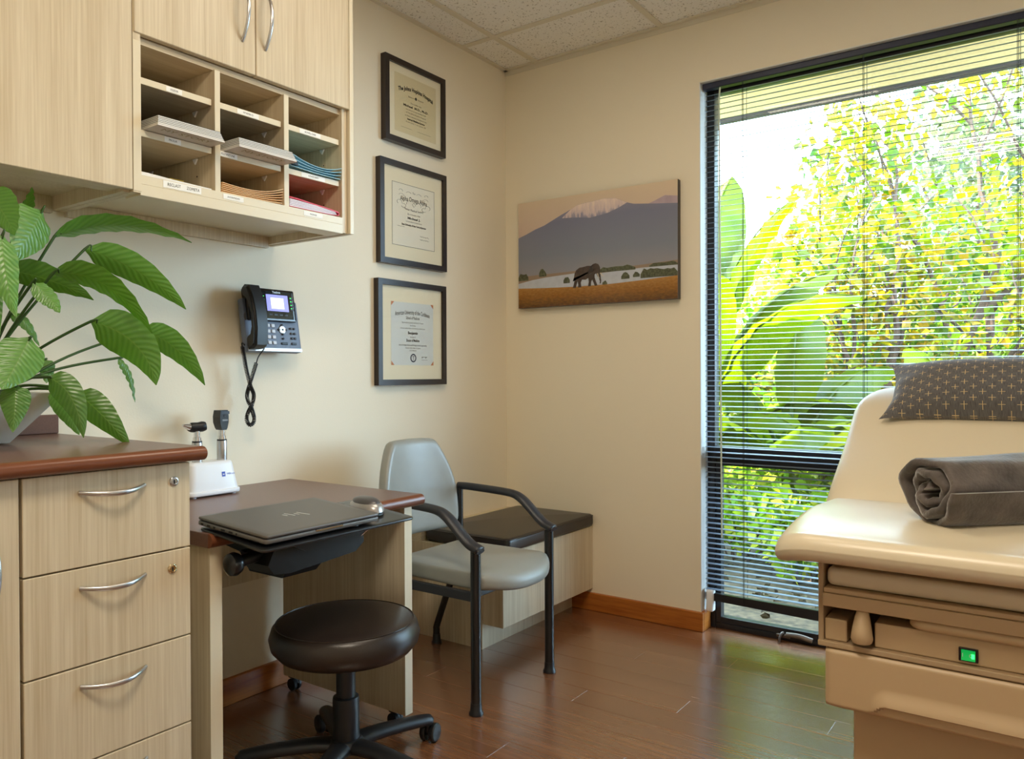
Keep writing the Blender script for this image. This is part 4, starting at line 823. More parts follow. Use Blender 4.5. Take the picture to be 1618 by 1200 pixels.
for sy in (-1, 1):
    for (a0, b0, rr_, s0, s1) in ((0.070, 0.80, 0.016, 20, 250), (0.082, 0.70, 0.014, -60, 200), (0.060, 0.655, 0.013, 60, 330), (0.030, 0.86, 0.014, 20, 160), (0.074, 0.885, 0.010, 0, 200), (0.022, 0.70, 0.020, -20, 90)):
        sw.tube([(0.0176, yc + sy * (a0 + rr_ * math.cos(R(s0 + (s1 - s0) * i / 12))), pz0 + b0 * Hh + rr_ * 0.6 * math.sin(R(s0 + (s1 - s0) * i / 12))) for i in range(13)], 0.0005, 4)
sw.tube([(0.0176, yc, pz0 + .735 * Hh), (0.0176, yc + .010, pz0 + .70 * Hh), (0.0176, yc, pz0 + .662 * Hh), (0.0176, yc - .010, pz0 + .70 * Hh), (0.0176, yc, pz0 + .735 * Hh)], 0.0006, 4)
for k_ in range(2): sw.tube([(0.0176, yc + 0.035 + 0.004 * i, pz0 + (0.20 - 0.05 * k_) * Hh + 0.003 * math.sin(i * 1.9 + k_)) for i in range(14)], 0.0005, 4)
sw.tube([(0.0176, yc - 0.095 + 0.004 * i, pz0 + 0.31 * Hh + 0.0015 * math.sin(i * 2.3)) for i in range(11)], 0.0005, 4)
put('scrollwork', sw, 'inkg', ce_)
t, ce_, q = diploma(-0.855, -0.462, 0.982, 1.388, 0.022, 'lowest framed diploma with grey paper, copper corners and round seal', 'cert_g', (0.075, 0.074, 0.078, 0.082),
    [('American University of the Caribbean', 0.024, 0.845, 0.82, 'ink', 0.95, 0), ('School of Medicine', 0.017, 0.755, 0.32, 'ink', 0, 0), ('By the authority vested in the Board of Trustees', 0.008, 0.68, 0.50, 'inkg', 0, 0), ('the Faculty', 0.008, 0.635, 0.13, 'inkg', 0, 0), ('and upon recommendation of the Faculty has conferred upon', 0.008, 0.59, 0.58, 'inkg', 0, 0), ('Benjamin', 0.015, 0.515, 0.23, 'ink', 0, b_), ('the degree of', 0.008, 0.45, 0.13, 'inkg', 0, 0), ('Doctor of Medicine', 0.015, 0.395, 0.31, 'ink', 0, b_), ('with all the Rights, Honors and Privileges thereunto appertaining', 0.0085, 0.32, 0.66, 'ink', 0, 0), ('Given this day in June', 0.008, 0.275, 0.36, 'inkg', 0, 0), ('at St. Maarten', 0.008, 0.235, 0.16, 'inkg', 0, 0)], corners=True)
py0, py1, pz0, pz1 = q; yc = (py0 + py1) / 2; Hh = pz1 - pz0
M['seal'] = plain('navy_seal', srgb(20, 26, 50), 0.6)
sc = Vector((0.0174, yc + 0.002, pz0 + 0.115 * Hh))
sm_ = MB()
for i in range(28):
    w0, w1 = 2 * math.pi * i / 28, 2 * math.pi * (i + 1) / 28
    sm_.raw([tuple(sc + Vector((0.0003, r_ * math.cos(w_), r_ * math.sin(w_)))) for (r_, w_) in ((0.0118, w0), (0.0170, w0), (0.0170, w1), (0.0118, w1))], [(0, 1, 2, 3)])
sm_.raw([tuple(sc + Vector((0.0003, a_, c_))) for (a_, c_) in ((-.0012, -.009), (.0012, -.009), (.0012, .004), (.006, .006), (.005, .008), (0, .0065), (-.005, .008), (-.006, .006), (-.0012, .004))], [tuple(range(9))])
put('seal', sm_, 'seal', ce_, 'round navy seal')
put('signature', MB().tube([(0.0176, yc + 0.052 + 0.0025 * i, pz0 + 0.115 * Hh + 0.006 * abs(math.sin(i * 1.4))) for i in range(14)], 0.0005, 4).box(0.0175, 0.0178, yc + 0.050, yc + 0.086, pz0 + 0.085 * Hh, pz0 + 0.0885 * Hh), 'inkg', ce_)

# ================================================================== ELEPHANT PHOTO PRINT
EX0, EX1, EZ0, EZ1 = 0.092, 0.866, 1.322, 1.799
pn = thing('photo_print', ((EX0 + EX1) / 2, -0.001, EZ0), 'frameless photo print of an elephant walking below a snowy mountain', 'picture')
put('panel', MB().box(EX0, EX1, -0.030, -0.004, EZ0, EZ1), 'frame', pn)
def ramp_mat(name, stops, z0, z1, noise=0.0, nsc=(30, 30, 30), rough=0.25):
    mt, nt, p, L = new_mat(name); tc = nt.nodes.new('ShaderNodeTexCoord'); sx_ = nt.nodes.new('ShaderNodeSeparateXYZ'); mr = nt.nodes.new('ShaderNodeMapRange'); r = nt.nodes.new('ShaderNodeValToRGB')
    L.new(tc.outputs['Object'], sx_.inputs[0]); L.new(sx_.outputs['Z'], mr.inputs['Value']); mr.inputs['From Min'].default_value = z0; mr.inputs['From Max'].default_value = z1
    val = mr.outputs[0]
    if noise:
        mp = nt.nodes.new('ShaderNodeMapping'); mp.inputs['Scale'].default_value = nsc; n = nt.nodes.new('ShaderNodeTexNoise'); n.inputs['Scale'].default_value = 1; n.inputs['Detail'].default_value = 5
        L.new(tc.outputs['Object'], mp.inputs[0]); L.new(mp.outputs[0], n.inputs['Vector']); ma = nt.nodes.new('ShaderNodeMath'); ma.operation = 'MULTIPLY_ADD'; ma.inputs[1].default_value = noise
        m2 = nt.nodes.new('ShaderNodeMath'); m2.operation = 'SUBTRACT'; m2.inputs[1].default_value = 0.5; L.new(n.outputs['Fac'], m2.inputs[0]); L.new(m2.outputs[0], ma.inputs[0]); L.new(val, ma.inputs[2]); val = ma.outputs[0]
    L.new(val, r.inputs['Fac']); e = r.color_ramp.elements
    e[0].position, e[0].color = stops[0]; e[1].position, e[1].color = stops[-1]
    for s in stops[1:-1]: k_ = e.new(s[0]); k_.color = s[1]
    L.new(r.outputs[0], p.inputs['Base Color']); p.inputs['Roughness'].default_value = rough
    return mt
PH = EZ1 - EZ0
pm = [ramp_mat('print_sky', [(0, srgb(188, 178, 180)), (0.6, srgb(206, 182, 166)), (1, srgb(222, 200, 172))], 0.1, PH, 0.12, (4, 4, 12)),
      ramp_mat('print_mountain', [(0, srgb(150, 146, 150)), (0.35, srgb(130, 134, 148)), (0.8, srgb(124, 126, 148)), (1, srgb(146, 142, 162))], 0.12, PH * 0.92, 0.15, (8, 8, 8)),
      ramp_mat('print_snow', [(0, srgb(112, 116, 146)), (0.45, srgb(150, 146, 166)), (0.62, srgb(210, 190, 190)), (1, srgb(236, 214, 200))], PH * 0.66, PH * 0.92, 0.9, (90, 90, 24)),
      plain('print_lake', srgb(190, 194, 204), 0.25, var=0.06, vscale=40), ramp_mat('print_grass', [(0, srgb(96, 62, 22)), (0.5, srgb(150, 100, 34)), (1, srgb(182, 130, 60))], 0.0, 0.10, 1.0, (60, 60, 160)),
      plain('print_elephant', srgb(72, 56, 48), 0.25, var=0.35, vscale=50), plain('print_bush', srgb(84, 86, 62), 0.25, var=0.5, vscale=120), plain('print_tusk', srgb(220, 205, 180), 0.25), plain('print_shore', srgb(150, 128, 110), 0.25), plain('print_cloud', srgb(178, 158, 168), 0.3, var=0.1, vscale=30), plain('print_ear', srgb(58, 46, 42), 0.3)]
pr = MB(); ly = [0]
def pp(pts, slot):
    """polygon in print units (0..1 across, 0..1 up)"""
    ly[0] += 1; pr.slot = slot; y_ = -0.0302 - 0.00012 * ly[0]
    pr.raw([(EX0 + (EX1 - EX0) * a_, y_, EZ0 + PH * c_) for (a_, c_) in pts], [tuple(range(len(pts)))])
pp([(0, 0), (1, 0), (1, 1), (0, 1)], 0)
pp([(0.70, 0.70), (1, 0.70), (1, 0.86), (0.93, 0.88), (0.86, 0.84), (0.78, 0.80)], 9)
ridge = [(0, 0.67), (0.06, 0.70), (0.12, 0.735), (0.18, 0.76), (0.24, 0.80), (0.30, 0.84), (0.36, 0.875), (0.40, 0.905), (0.45, 0.915), (0.50, 0.918), (0.54, 0.925), (0.57, 0.93), (0.60, 0.922), (0.64, 0.918), (0.67, 0.895), (0.71, 0.865), (0.75, 0.845), (0.80, 0.835), (0.88, 0.82), (1, 0.80)]
pp([(0, 0.25), (1, 0.25)] + list(reversed(ridge)), 1)
pp([(0.30, 0.805), (0.36, 0.80), (0.42, 0.79), (0.48, 0.775), (0.54, 0.785), (0.60, 0.80), (0.66, 0.83), (0.71, 0.864), (0.67, 0.894), (0.64, 0.917), (0.60, 0.921), (0.57, 0.929), (0.54, 0.924), (0.50, 0.917), (0.45, 0.914), (0.40, 0.904), (0.36, 0.874), (0.32, 0.83)], 2)
pp([(0, 0.20), (0, 0.30), (0.2, 0.305), (0.4, 0.31), (0.7, 0.305), (1, 0.325), (1, 0.20)], 8)
pp([(0, 0.17), (0.0, 0.235), (0.10, 0.26), (0.2, 0.275), (0.4, 0.29), (0.55, 0.27), (0.8, 0.285), (1, 0.285), (1, 0.17)], 3)
for (a0, a1, c0, c1, n) in ((0.0, 0.07, 0.26, 0.335, 5), (0.145, 0.195, 0.285, 0.36, 4), (0.31, 0.352, 0.205, 0.275, 4), (0.54, 0.76, 0.275, 0.325, 9), (0.84, 1.0, 0.285, 0.32, 7), (0.675, 0.725, 0.20, 0.265, 4), (0.745, 0.785, 0.21, 0.26, 3), (0.79, 1.0, 0.195, 0.28, 11), (0.56, 0.59, 0.165, 0.205, 3)):
    rr = random.Random(int(a0 * 1000)); up_ = [(a0 + (a1 - a0) * i / n, c0 + (c1 - c0) * rr.uniform(.7, 1.0) * (1 if 0 < i < n else .45)) for i in range(n + 1)]
    pp([(a0, c0), (a1, c0)] + list(reversed(up_)), 6)
pp([(0, 0), (1, 0), (1, 0.195), (0.8, 0.178), (0.6, 0.165), (0.4, 0.165), (0.2, 0.175), (0.0, 0.19)], 4)
el = [(0.372, 0.155), (0.392, 0.155), (0.398, 0.19), (0.404, 0.215), (0.408, 0.18), (0.405, 0.156), (0.428, 0.156), (0.424, 0.20), (0.432, 0.225), (0.455, 0.222), (0.472, 0.235), (0.475, 0.20), (0.470, 0.160), (0.488, 0.160), (0.490, 0.20), (0.497, 0.218), (0.505, 0.19), (0.513, 0.160), (0.530, 0.162), (0.520, 0.20), (0.512, 0.235), (0.512, 0.262), (0.522, 0.27), (0.530, 0.245), (0.540, 0.225), (0.545, 0.195), (0.543, 0.178), (0.550, 0.176), (0.553, 0.20), (0.550, 0.24), (0.548, 0.28), (0.545, 0.325), (0.535, 0.352), (0.518, 0.362), (0.500, 0.355), (0.490, 0.342), (0.465, 0.345), (0.440, 0.338), (0.415, 0.335), (0.395, 0.315), (0.384, 0.285), (0.380, 0.25), (0.373, 0.215), (0.378, 0.245), (0.383, 0.22), (0.378, 0.185)]
pp(el, 5)
pp([(0.470, 0.285), (0.478, 0.325), (0.492, 0.342), (0.503, 0.325), (0.502, 0.292), (0.492, 0.27), (0.480, 0.262)], 10)
pp([(0.527, 0.268), (0.536, 0.235), (0.546, 0.222), (0.538, 0.240), (0.533, 0.270)], 7); pp([(0.545, 0.268), (0.560, 0.245), (0.575, 0.232), (0.561, 0.252), (0.549, 0.276)], 7)
put('print', pr, pm, pn)
# ================================================================== BENCH
bn = thing('storage_bench', (0.2, -0.33, 0.0), 'low pale wood bench with overhanging drawer front in the corner', 'bench')
put('body', MB().box(0.0, 0.361, -0.662, -0.017, 0.0, 0.365), 'lam', bn)
put('overhang_box', MB().rbox(0.3615, 0.457, -0.661, -0.002, 0.094, 0.365, 0.0012, 1), 'lam', bn)
put('back_ledge', MB().box(0.0, 0.058, -0.660, -0.001, 0.3655, 0.405), 'lam_h', bn)
cu = thing('bench_cushion', (0.26, -0.32, 0.366), 'dark brown vinyl cushion lying on the corner bench', 'cushion')
put('pad', MB().cushion(rrect(0.060, 0.468, -0.645, -0.003, 0.022), 0.052, 0.014, 0.013, lambda a_, b_, c_: (a_, b_, 0.3665 + c_)), 'bleather', cu, smooth=60)
pip = rrect(0.0605, 0.4675, -0.6445, -0.0045, 0.020)
put('piping', MB().tube([(a_, b_, 0.4115) for (a_, b_) in pip] + [(pip[0][0], pip[0][1], 0.4115)], 0.0022, 6), 'bleather', cu, smooth=60)

# ================================================================== ARMCHAIR
ch = thing('armchair', (0.45, -0.905, 0.0), 'grey vinyl armchair with black tubular frame between desk and bench', 'chair')
YN, YF = -1.110, -0.702
for (yy, s_) in ((YN, -1), (YF, 1)):
    put('front_leg', MB().tube([(0.683, yy, 0.012), (0.683, yy, 0.490)], 0.0160, 18), 'black', ch, smooth=40)
    put('front_foot', MB().lathe([(0.022, 0.0), (0.0225, 0.006), (0.018, 0.013), (0.0172, 0.030), (0.0168, 0.036)], (0.683, yy, 0.0), 20), 'blackp', ch, smooth=40)
    put('rear_leg', MB().tube(spline([(0.172, yy, 0.012), (0.172, yy, 0.050), (0.178, yy, 0.078), (0.232, yy, 0.215), (0.278, yy, 0.330), (0.289, yy, 0.400), (0.289, yy, 0.500), (0.289, yy, 0.606)], 5), 0.0128, 14), 'black', ch, smooth=40)
    put('rear_foot', MB().lathe([(0.019, 0.0), (0.0195, 0.005), (0.0155, 0.012), (0.0142, 0.034)], (0.172, yy, 0.0), 20), 'blackp', ch, smooth=40)
    pa = spline([(0.283, yy, 0.609), (0.33, yy, 0.610), (0.45, yy, 0.606), (0.530, yy, 0.600), (0.568, yy, 0.586), (0.602, yy, 0.560), (0.636, yy, 0.530), (0.664, yy, 0.509), (0.692, yy, 0.498), (0.703, yy, 0.492)], 5); n_ = len(pa)
    put('arm_rest', MB().tube(pa, [((0.0125 + 0.0115 * min(1, i / (n_ * .45))) * (1 if i < n_ - 3 else 0.75), 0.0135 if i < n_ - 2 else 0.009) for i in range(n_)], 14, flat=(0, 1, 0)), 'armp', ch, smooth=50)
    put('side_rail', MB().rbox(0.285, 0.680, yy - 0.008, yy + 0.008, 0.338, 0.366, 0.002), 'armp', ch)
put('cross_bar', MB().rbox(0.640, 0.660, YN, YF, 0.338, 0.360, 0.003), 'armp', ch)
put('cross_bar', MB().rbox(0.280, 0.300, YN, YF, 0.345, 0.366, 0.003), 'armp', ch)
so_ = []
for i in range(41): # bowed front edge
    q = -1 + 2 * i / 40; so_.append((0.690 + 0.068 * (1 - abs(q) ** 2.6), -0.906 + 0.186 * q))
so_ += [(0.66, -0.706), (0.60, -0.708), (0.52, -0.712), (0.44, -0.716), (0.36, -0.720), (0.315, -0.724), (0.300, -0.74)] + [(0.300, -0.76 - 0.0365 * i) for i in range(9)] + [(0.300, -1.072), (0.315, -1.088), (0.36, -1.092), (0.44, -1.096), (0.52, -1.100), (0.60, -1.104), (0.66, -1.106)]
put('seat', MB().cushion(so_, 0.050, 0.020, 0.008, lambda a_, b_, c_: (a_, b_ if abs(b_ + 0.906) < 0.184 else -0.906 + math.copysign(0.184 + (abs(b_ + 0.906) - 0.184) * 0.1, b_ + 0.906), 0.367 + c_ - 0.035 * max(0.0, (a_ - 0.66) / 0.1) ** 2 * 0.6), arc=4), 'gvinyl', ch, smooth=70)
bo = []
for (a_, b_) in spline([(0.100, 0.0, 0), (0.150, 0.004, 0), (0.180, 0.020, 0), (0.188, 0.05, 0), (0.188, 0.11, 0), (0.182, 0.165, 0), (0.162, 0.225, 0), (0.138, 0.272, 0), (0.120, 0.297, 0), (0.094, 0.311, 0), (0.0, 0.314, 0)], 3) and [(p.x, p.y) for p in spline([(0.0, 0.0, 0), (0.100, 0.0, 0), (0.150, 0.004, 0), (0.180, 0.020, 0), (0.188, 0.05, 0), (0.188, 0.11, 0), (0.182, 0.165, 0), (0.162, 0.225, 0), (0.138, 0.272, 0), (0.120, 0.297, 0), (0.094, 0.311, 0), (0.0, 0.314, 0)], 3)]: bo.append((a_, b_))
half = bo; outl = half + [(-a_, b_) for (a_, b_) in reversed(half[1:-1])]
YB = -0.912
def backf(u, v, w_): # u across (y), v up, w forward
    bow = 0.045 * (u / 0.19) ** 2
    return (0.226 + w_ + bow - 0.085 * v + 0.06 * (v - 0.14) ** 2, YB + u, 0.462 + v * 1.06)
put('backrest', MB().cushion(outl, 0.048, 0.020, 0.004, backf, arc=4), 'gvinyl', ch, smooth=70)

# ================================================================== STOOL
SX, SY = 0.629, -1.579
st = thing('stool', (SX, SY, 0.0), 'round dark brown stool on a black five-star caster base', 'stool')
RS = 0.188
put('seat_cushion', MB().lathe([(RS - 0.050, 0.0), (RS - 0.020, 0.004), (RS - 0.004, 0.022), (RS + 0.001, 0.045), (RS - 0.006, 0.068), (RS - 0.0145, 0.0775), (RS - 0.019, 0.0790), (RS - 0.028, 0.0812), (RS - 0.060, 0.0850), (RS - 0.110, 0.0870), (0.02, 0.0880)], (SX, SY, 0.320), 64), 'bleather', st, smooth=60)
put('seat_piping', MB().tube([(SX + (RS - 0.0155) * math.cos(R(a_)), SY + (RS - 0.0155) * math.sin(R(a_)), 0.3985) for a_ in range(0, 361, 6)], 0.0018, 6, cap=False), 'bleather', st, smooth=60)
put('seat_plate', MB().lathe([(0.07, 0.0), (0.115, 0.006), (0.125, 0.014)], (SX, SY, 0.306), 32), 'blackp', st, smooth=40)
put('gas_column', MB().lathe([(0.0245, 0.0), (0.0245, 0.12)], (SX, SY, 0.188), 24), 'blackp', st, smooth=40)
put('column_sleeve', MB().lathe([(0.0345, 0.0), (0.0335, 0.100), (0.0325, 0.106), (0.0300, 0.108)], (SX, SY, 0.096), 28), 'blackp', st, smooth=40)
put('hub', MB().lathe([(0.030, 0.0), (0.048, 0.006), (0.050, 0.022), (0.040, 0.032), (0.036, 0.035)], (SX, SY, 0.064), 28), 'blackp', st, smooth=40)
for k in range(5):
    a_ = R(6 + 72 * k); h = Vector((math.cos(a_), math.sin(a_), 0)); s_ = Vector((-h.y, h.x, 0)); c = Vector((SX, SY, 0))
    q = [c + h * 0.03 + Vector((0, 0, 0.080)), c + h * 0.08 + Vector((0, 0, 0.082)), c + h * 0.16 + Vector((0, 0, 0.076)), c + h * 0.235 + Vector((0, 0, 0.067)), c + h * 0.262 + Vector((0, 0, 0.062)), c + h * 0.272 + Vector((0, 0, 0.058))]
    put('base_arm', MB().tube(spline(q, 4), [(0.031 - 0.0007 * i if i < 17 else 0.014 - .002 * (i - 17), 0.018 - 0.0002 * i if i < 17 else 0.010 - .001 * (i - 17)) for i in range(21)], 14, flat=tuple(s_)), 'blackp', st, smooth=50)
    w0 = c + h * 0.258; rot = R(40 + 61 * k); d_ = Vector((math.cos(rot), math.sin(rot), 0)); ax = Vector((-d_.y, d_.x, 0)); wc = w0 + d_ * 0.012 + Vector((0, 0, 0.0255))
    cs = put('caster', MB().tube([w0 + Vector((0, 0, 0.030)), w0 + Vector((0, 0, 0.062))], 0.0065, 10).tube([wc - ax * 0.006 + Vector((0, 0, 0.008)), wc + ax * 0.006 + Vector((0, 0, 0.008))], 0.018, 14), 'blackp', st, smooth=40)
    wm = MB()
    for sg in (-1, 1):
        wm.tube([wc + ax * (sg * 0.0065), wc + ax * (sg * 0.009), wc + ax * (sg * 0.019), wc + ax * (sg * 0.0225), wc + ax * (sg * 0.0235)], [0.0235, 0.0253, 0.0253, 0.022, 0.013], 22)
    put('caster_wheel', wm, 'blackp', cs, smooth=40)

# ================================================================== EXAMINATION TABLE
et = thing('examination_table', (2.02, -0.85, 0.0), 'cream upholstered examination table with raised back beside the window', 'examination table')
TX0, TX1, TY = 1.724, 2.330, -1.330
seat_out = rrect(1.645, 2.395, -1.425, -0.905, [0.085, 0.03, 0.03, 0.085], 8)
def seatf(a_, b_, c_):
    e = max(0.0, (1.735 - a_) / 0.09) if a_ < 1.735 else max(0.0, (a_ - 2.305) / 0.09); fr_ = min(1.0, max(0.0, (-1.16 - b_) / 0.20))
    dz = -0.028 * e * e * (0.25 + 0.75 * fr_); swell = 0.016 * max(0.0, (b_ + 1.10) / 0.2) * (1 if c_ > 0.03 else 0)
    roll = -0.010 * fr_ ** 3 * (1 if c_ > 0.03 else 0)
    thin = 1.0 + 0.05 * e
    return (a_, b_, 0.661 + c_ * thin + dz + roll - swell * 0.6)
put('seat_cushion', MB().cushion(seat_out, 0.064, 0.028, 0.004, seatf, arc=5, inner=(0.93, 0.85, 0.72, 0.5, 0.25)), 'creamv', et, smooth=70)
# back section: local plane hinged at the seat, rising 30 degrees
BA = R(30.0); BO = Vector((0, -0.945, 0.690))
def backp(a_, b_, c_): # a = x, b = length along the slope, c = thickness upwards
    e = max(0.0, (1.70 - a_) / 0.07) if a_ < 1.70 else max(0.0, (a_ - 2.34) / 0.07)
    dip = -0.012 * math.exp(-((b_ - 0.03) / 0.06) ** 2) ; crest = 0.018 * math.exp(-((b_ - 0.47) / 0.10) ** 2)
    w_ = c_ - 0.062 + dip + crest - 0.012 * e * e
    if b_ > 0.55: w_ -= 0.6 * (b_ - 0.55) ** 2 / 0.1
    return (a_, BO.y + b_ * math.cos(BA) - w_ * math.sin(BA), BO.z + b_ * math.sin(BA) + w_ * math.cos(BA))
put('backrest_cushion', MB().cushion(rrect(1.628, 2.412, 0.012, 0.60, [0.03, 0.14, 0.14, 0.03], 8), 0.064, 0.026, 0.004, backp, arc=5, inner=(0.93, 0.85, 0.72, 0.5, 0.25)), 'creamv', et, smooth=70)
put('backrest_plate', MB().prism([(-0.90, 0.615), (-0.36, 0.918), (-0.34, 0.890), (-0.88, 0.575)], lambda y_, z_: (1.70, y_, z_), lambda y_, z_: (2.34, y_, z_)), 'beiged', et)
put('hinge_knuckle', MB().lathe([(0.012, 0), (0.014, 0.004), (0.014, 0.03)], (1.652, -0.66, 0.742), 14, 'x'), 'beiged', et)
# housing
put('housing', MB().rbox(TX0, TX0 + 0.010, TY, -0.40, 0.482, 0.655, 0.003).box(TX0 + 0.010, TX1 - 0.010, -0.98, -0.40, 0.500, 0.640).rbox(TX1 - 0.010, TX1, TY, -0.40, 0.482, 0.655, 0.003).box(TX0 + 0.010, TX1 - 0.010, -1.10, -0.98, 0.500, 0.640), 'beiged', et)
put('top_plate', MB().box(TX0 + 0.010, TX1 - 0.010, TY + 0.05, -0.95, 0.641, 0.660), 'blackp', et)
put('shelf_lip', MB().rbox(TX0, TX1, TY - 0.004, -1.09, 0.4805, 0.4915, 0.002), 'beiged', et)
put('footrest_pad', MB().cushion(rrect(TX0 + 0.014, TX1 - 0.014, TY + 0.004, -1.02, 0.015), 0.036, 0.012, 0.0, lambda a_, b_, c_: (a_, b_, 0.6005 + c_)), 'creamv', et, smooth=70)
put('footrest_bar', MB().rbox(TX0 + 0.0105, TX1 - 0.0105, TY - 0.010, TY + 0.050, 0.5625, 0.5885, 0.002).rbox(TX0 + 0.012, TX1 - 0.012, TY - 0.006, TY + 0.05, 0.589, 0.5985, 0.002), 'beigep', et)
put('stirrup_box', MB().rbox(TX0 + 0.011, 1.777, TY + 0.006, -1.10, 0.492, 0.535, 0.003), 'beigep', et)
hk = MB(); hv = []
for i in range(9):
    t = i / 8; wd_ = 0.009 + 0.0135 * t ** 0.7 - (0.0 if t < .9 else 0.004); dp = 0.012 + 0.020 * math.sin(math.pi * t * 0.7)
    for j in range(14):
        w_ = 2 * math.pi * j / 14; hv.append((1.806 + wd_ * math.cos(w_) * 0.95, TY + 0.012 - dp * 0.5 + dp * 0.75 * math.sin(w_), 0.566 - 0.064 * t))
hk.raw(hv, [(i * 14 + j, i * 14 + (j + 1) % 14, (i + 1) * 14 + (j + 1) % 14, (i + 1) * 14 + j) for i in range(8) for j in range(14)] + [tuple(range(13, -1, -1)), tuple(range(112, 126))])
sr = put('stirrup_handle', hk, 'beigep', et, 'pale rounded stirrup grip', smooth=60)
put('grip_clip', MB().rbox(1.799, 1.812, TY - 0.004, TY + 0.016, 0.4965, 0.5022, 0.001), 'blackp', sr)
fa = put('control_fascia', MB().rbox(1.826, TX1 - 0.011, TY + 0.010, TY + 0.10, 0.492, 0.5400, 0.003), 'beigep', et)
put('utility_tray', MB().cushion(rrect(1.885, TX1 - 0.02, TY - 0.004, -1.12, 0.03), 0.020, 0.009, 0.0, lambda a_, b_, c_: (a_, b_, 0.5615 - c_)), 'beigep', et, smooth=60)
M['green'] = emit('green_rocker', (0.0, 0.42, 0.08, 1), 0.45); M['greenb'] = emit('green_glow', (0.05, 0.95, 0.25, 1), 1.4)
sw_ = put('power_switch', MB().rbox(1.968, 1.999, TY + 0.004, TY + 0.0098, 0.4985, 0.5230, 0.001), 'glossb', et, 'black framed lit green rocker switch')
put('rocker', MB().prism([(0.5015, 0.0), (0.5200, 0.0), (0.5200, 0.003), (0.5110, 0.0018), (0.5015, 0.004)], lambda z_, d_: (1.9725, TY + 0.0045 - d_, z_), lambda z_, d_: (1.9945, TY + 0.0045 - d_, z_)), 'green', sw_)
put('rocker_lamp', MB().rbox(1.9885, 1.9935, TY - 0.0005, TY + 0.001, 0.5060, 0.5150, 0.0008), 'greenb', sw_)
put('lettering', text_mb(MB(), 'I   O', 0.010, lambda p, q: (1.9830 + p, TY + 0.0010, 0.5105 + q)), 'keyw', sw_)
# drawer with a moulded finger pull along its lower edge
dw = MB(); nu, nv_ = 48, 18; Z0, Z1 = 0.364, 0.478
def dface(u, v):
    x = 1.738 + (2.316 - 1.738) * u; z = Z0 + (Z1 - Z0) * v; e = min(1, max(0, (x - 1.822) / 0.02), max(0, (2.232 - x) / 0.02)) if 1.822 < x < 2.232 else 0.0
    def ss(q): q = min(1.0, max(0.0, q)); return q * q * (3 - 2 * q)
    e = ss((x - 1.816) / 0.022) * ss((2.238 - x) / 0.022)
    curve = 0.3705 + 0.0175 * ss((x - 1.820) / 0.030) * ss((2.234 - x) / 0.030)
    slot = 1 - ss((z - curve + 0.0015) / 0.003); bulge = ss((curve + 0.034 - z) / 0.034)
    d_ = e * (0.012 * slot - 0.012 * bulge)
    rim = 0.006 * (max(0, 1 - min(u, 1 - u) * 40) ** 2 + max(0, 1 - min(v, 1 - v) * 14) ** 2)
    return (x, TY - 0.006 + d_ + rim, z)
dw.grid(dface, 120, 60)
dr = put('drawer', dw.box(1.741, 2.313, TY + 0.013, -1.00, Z0 + 0.002, Z1 - 0.002), 'beigep', et, smooth=50)
for k in range(3): put('vent_rib', MB().prism([(1.953, 0.4005 - .0042 * k), (2.012, 0.4005 - .0042 * k), (2.012, 0.3988 - .0042 * k), (1.953, 0.3988 - .0042 * k)], lambda x, z_: (x, TY - 0.0145, z_), lambda x, z_: (x, TY - 0.004, z_)), 'beigep', dr)
put('base', MB().rbox(1.775, 2.28, -1.26, -0.42, 0.0, 0.3635, 0.004).box(1.80, 2.25, -1.0, -0.42, 0.3635, 0.482), 'beigep', et)

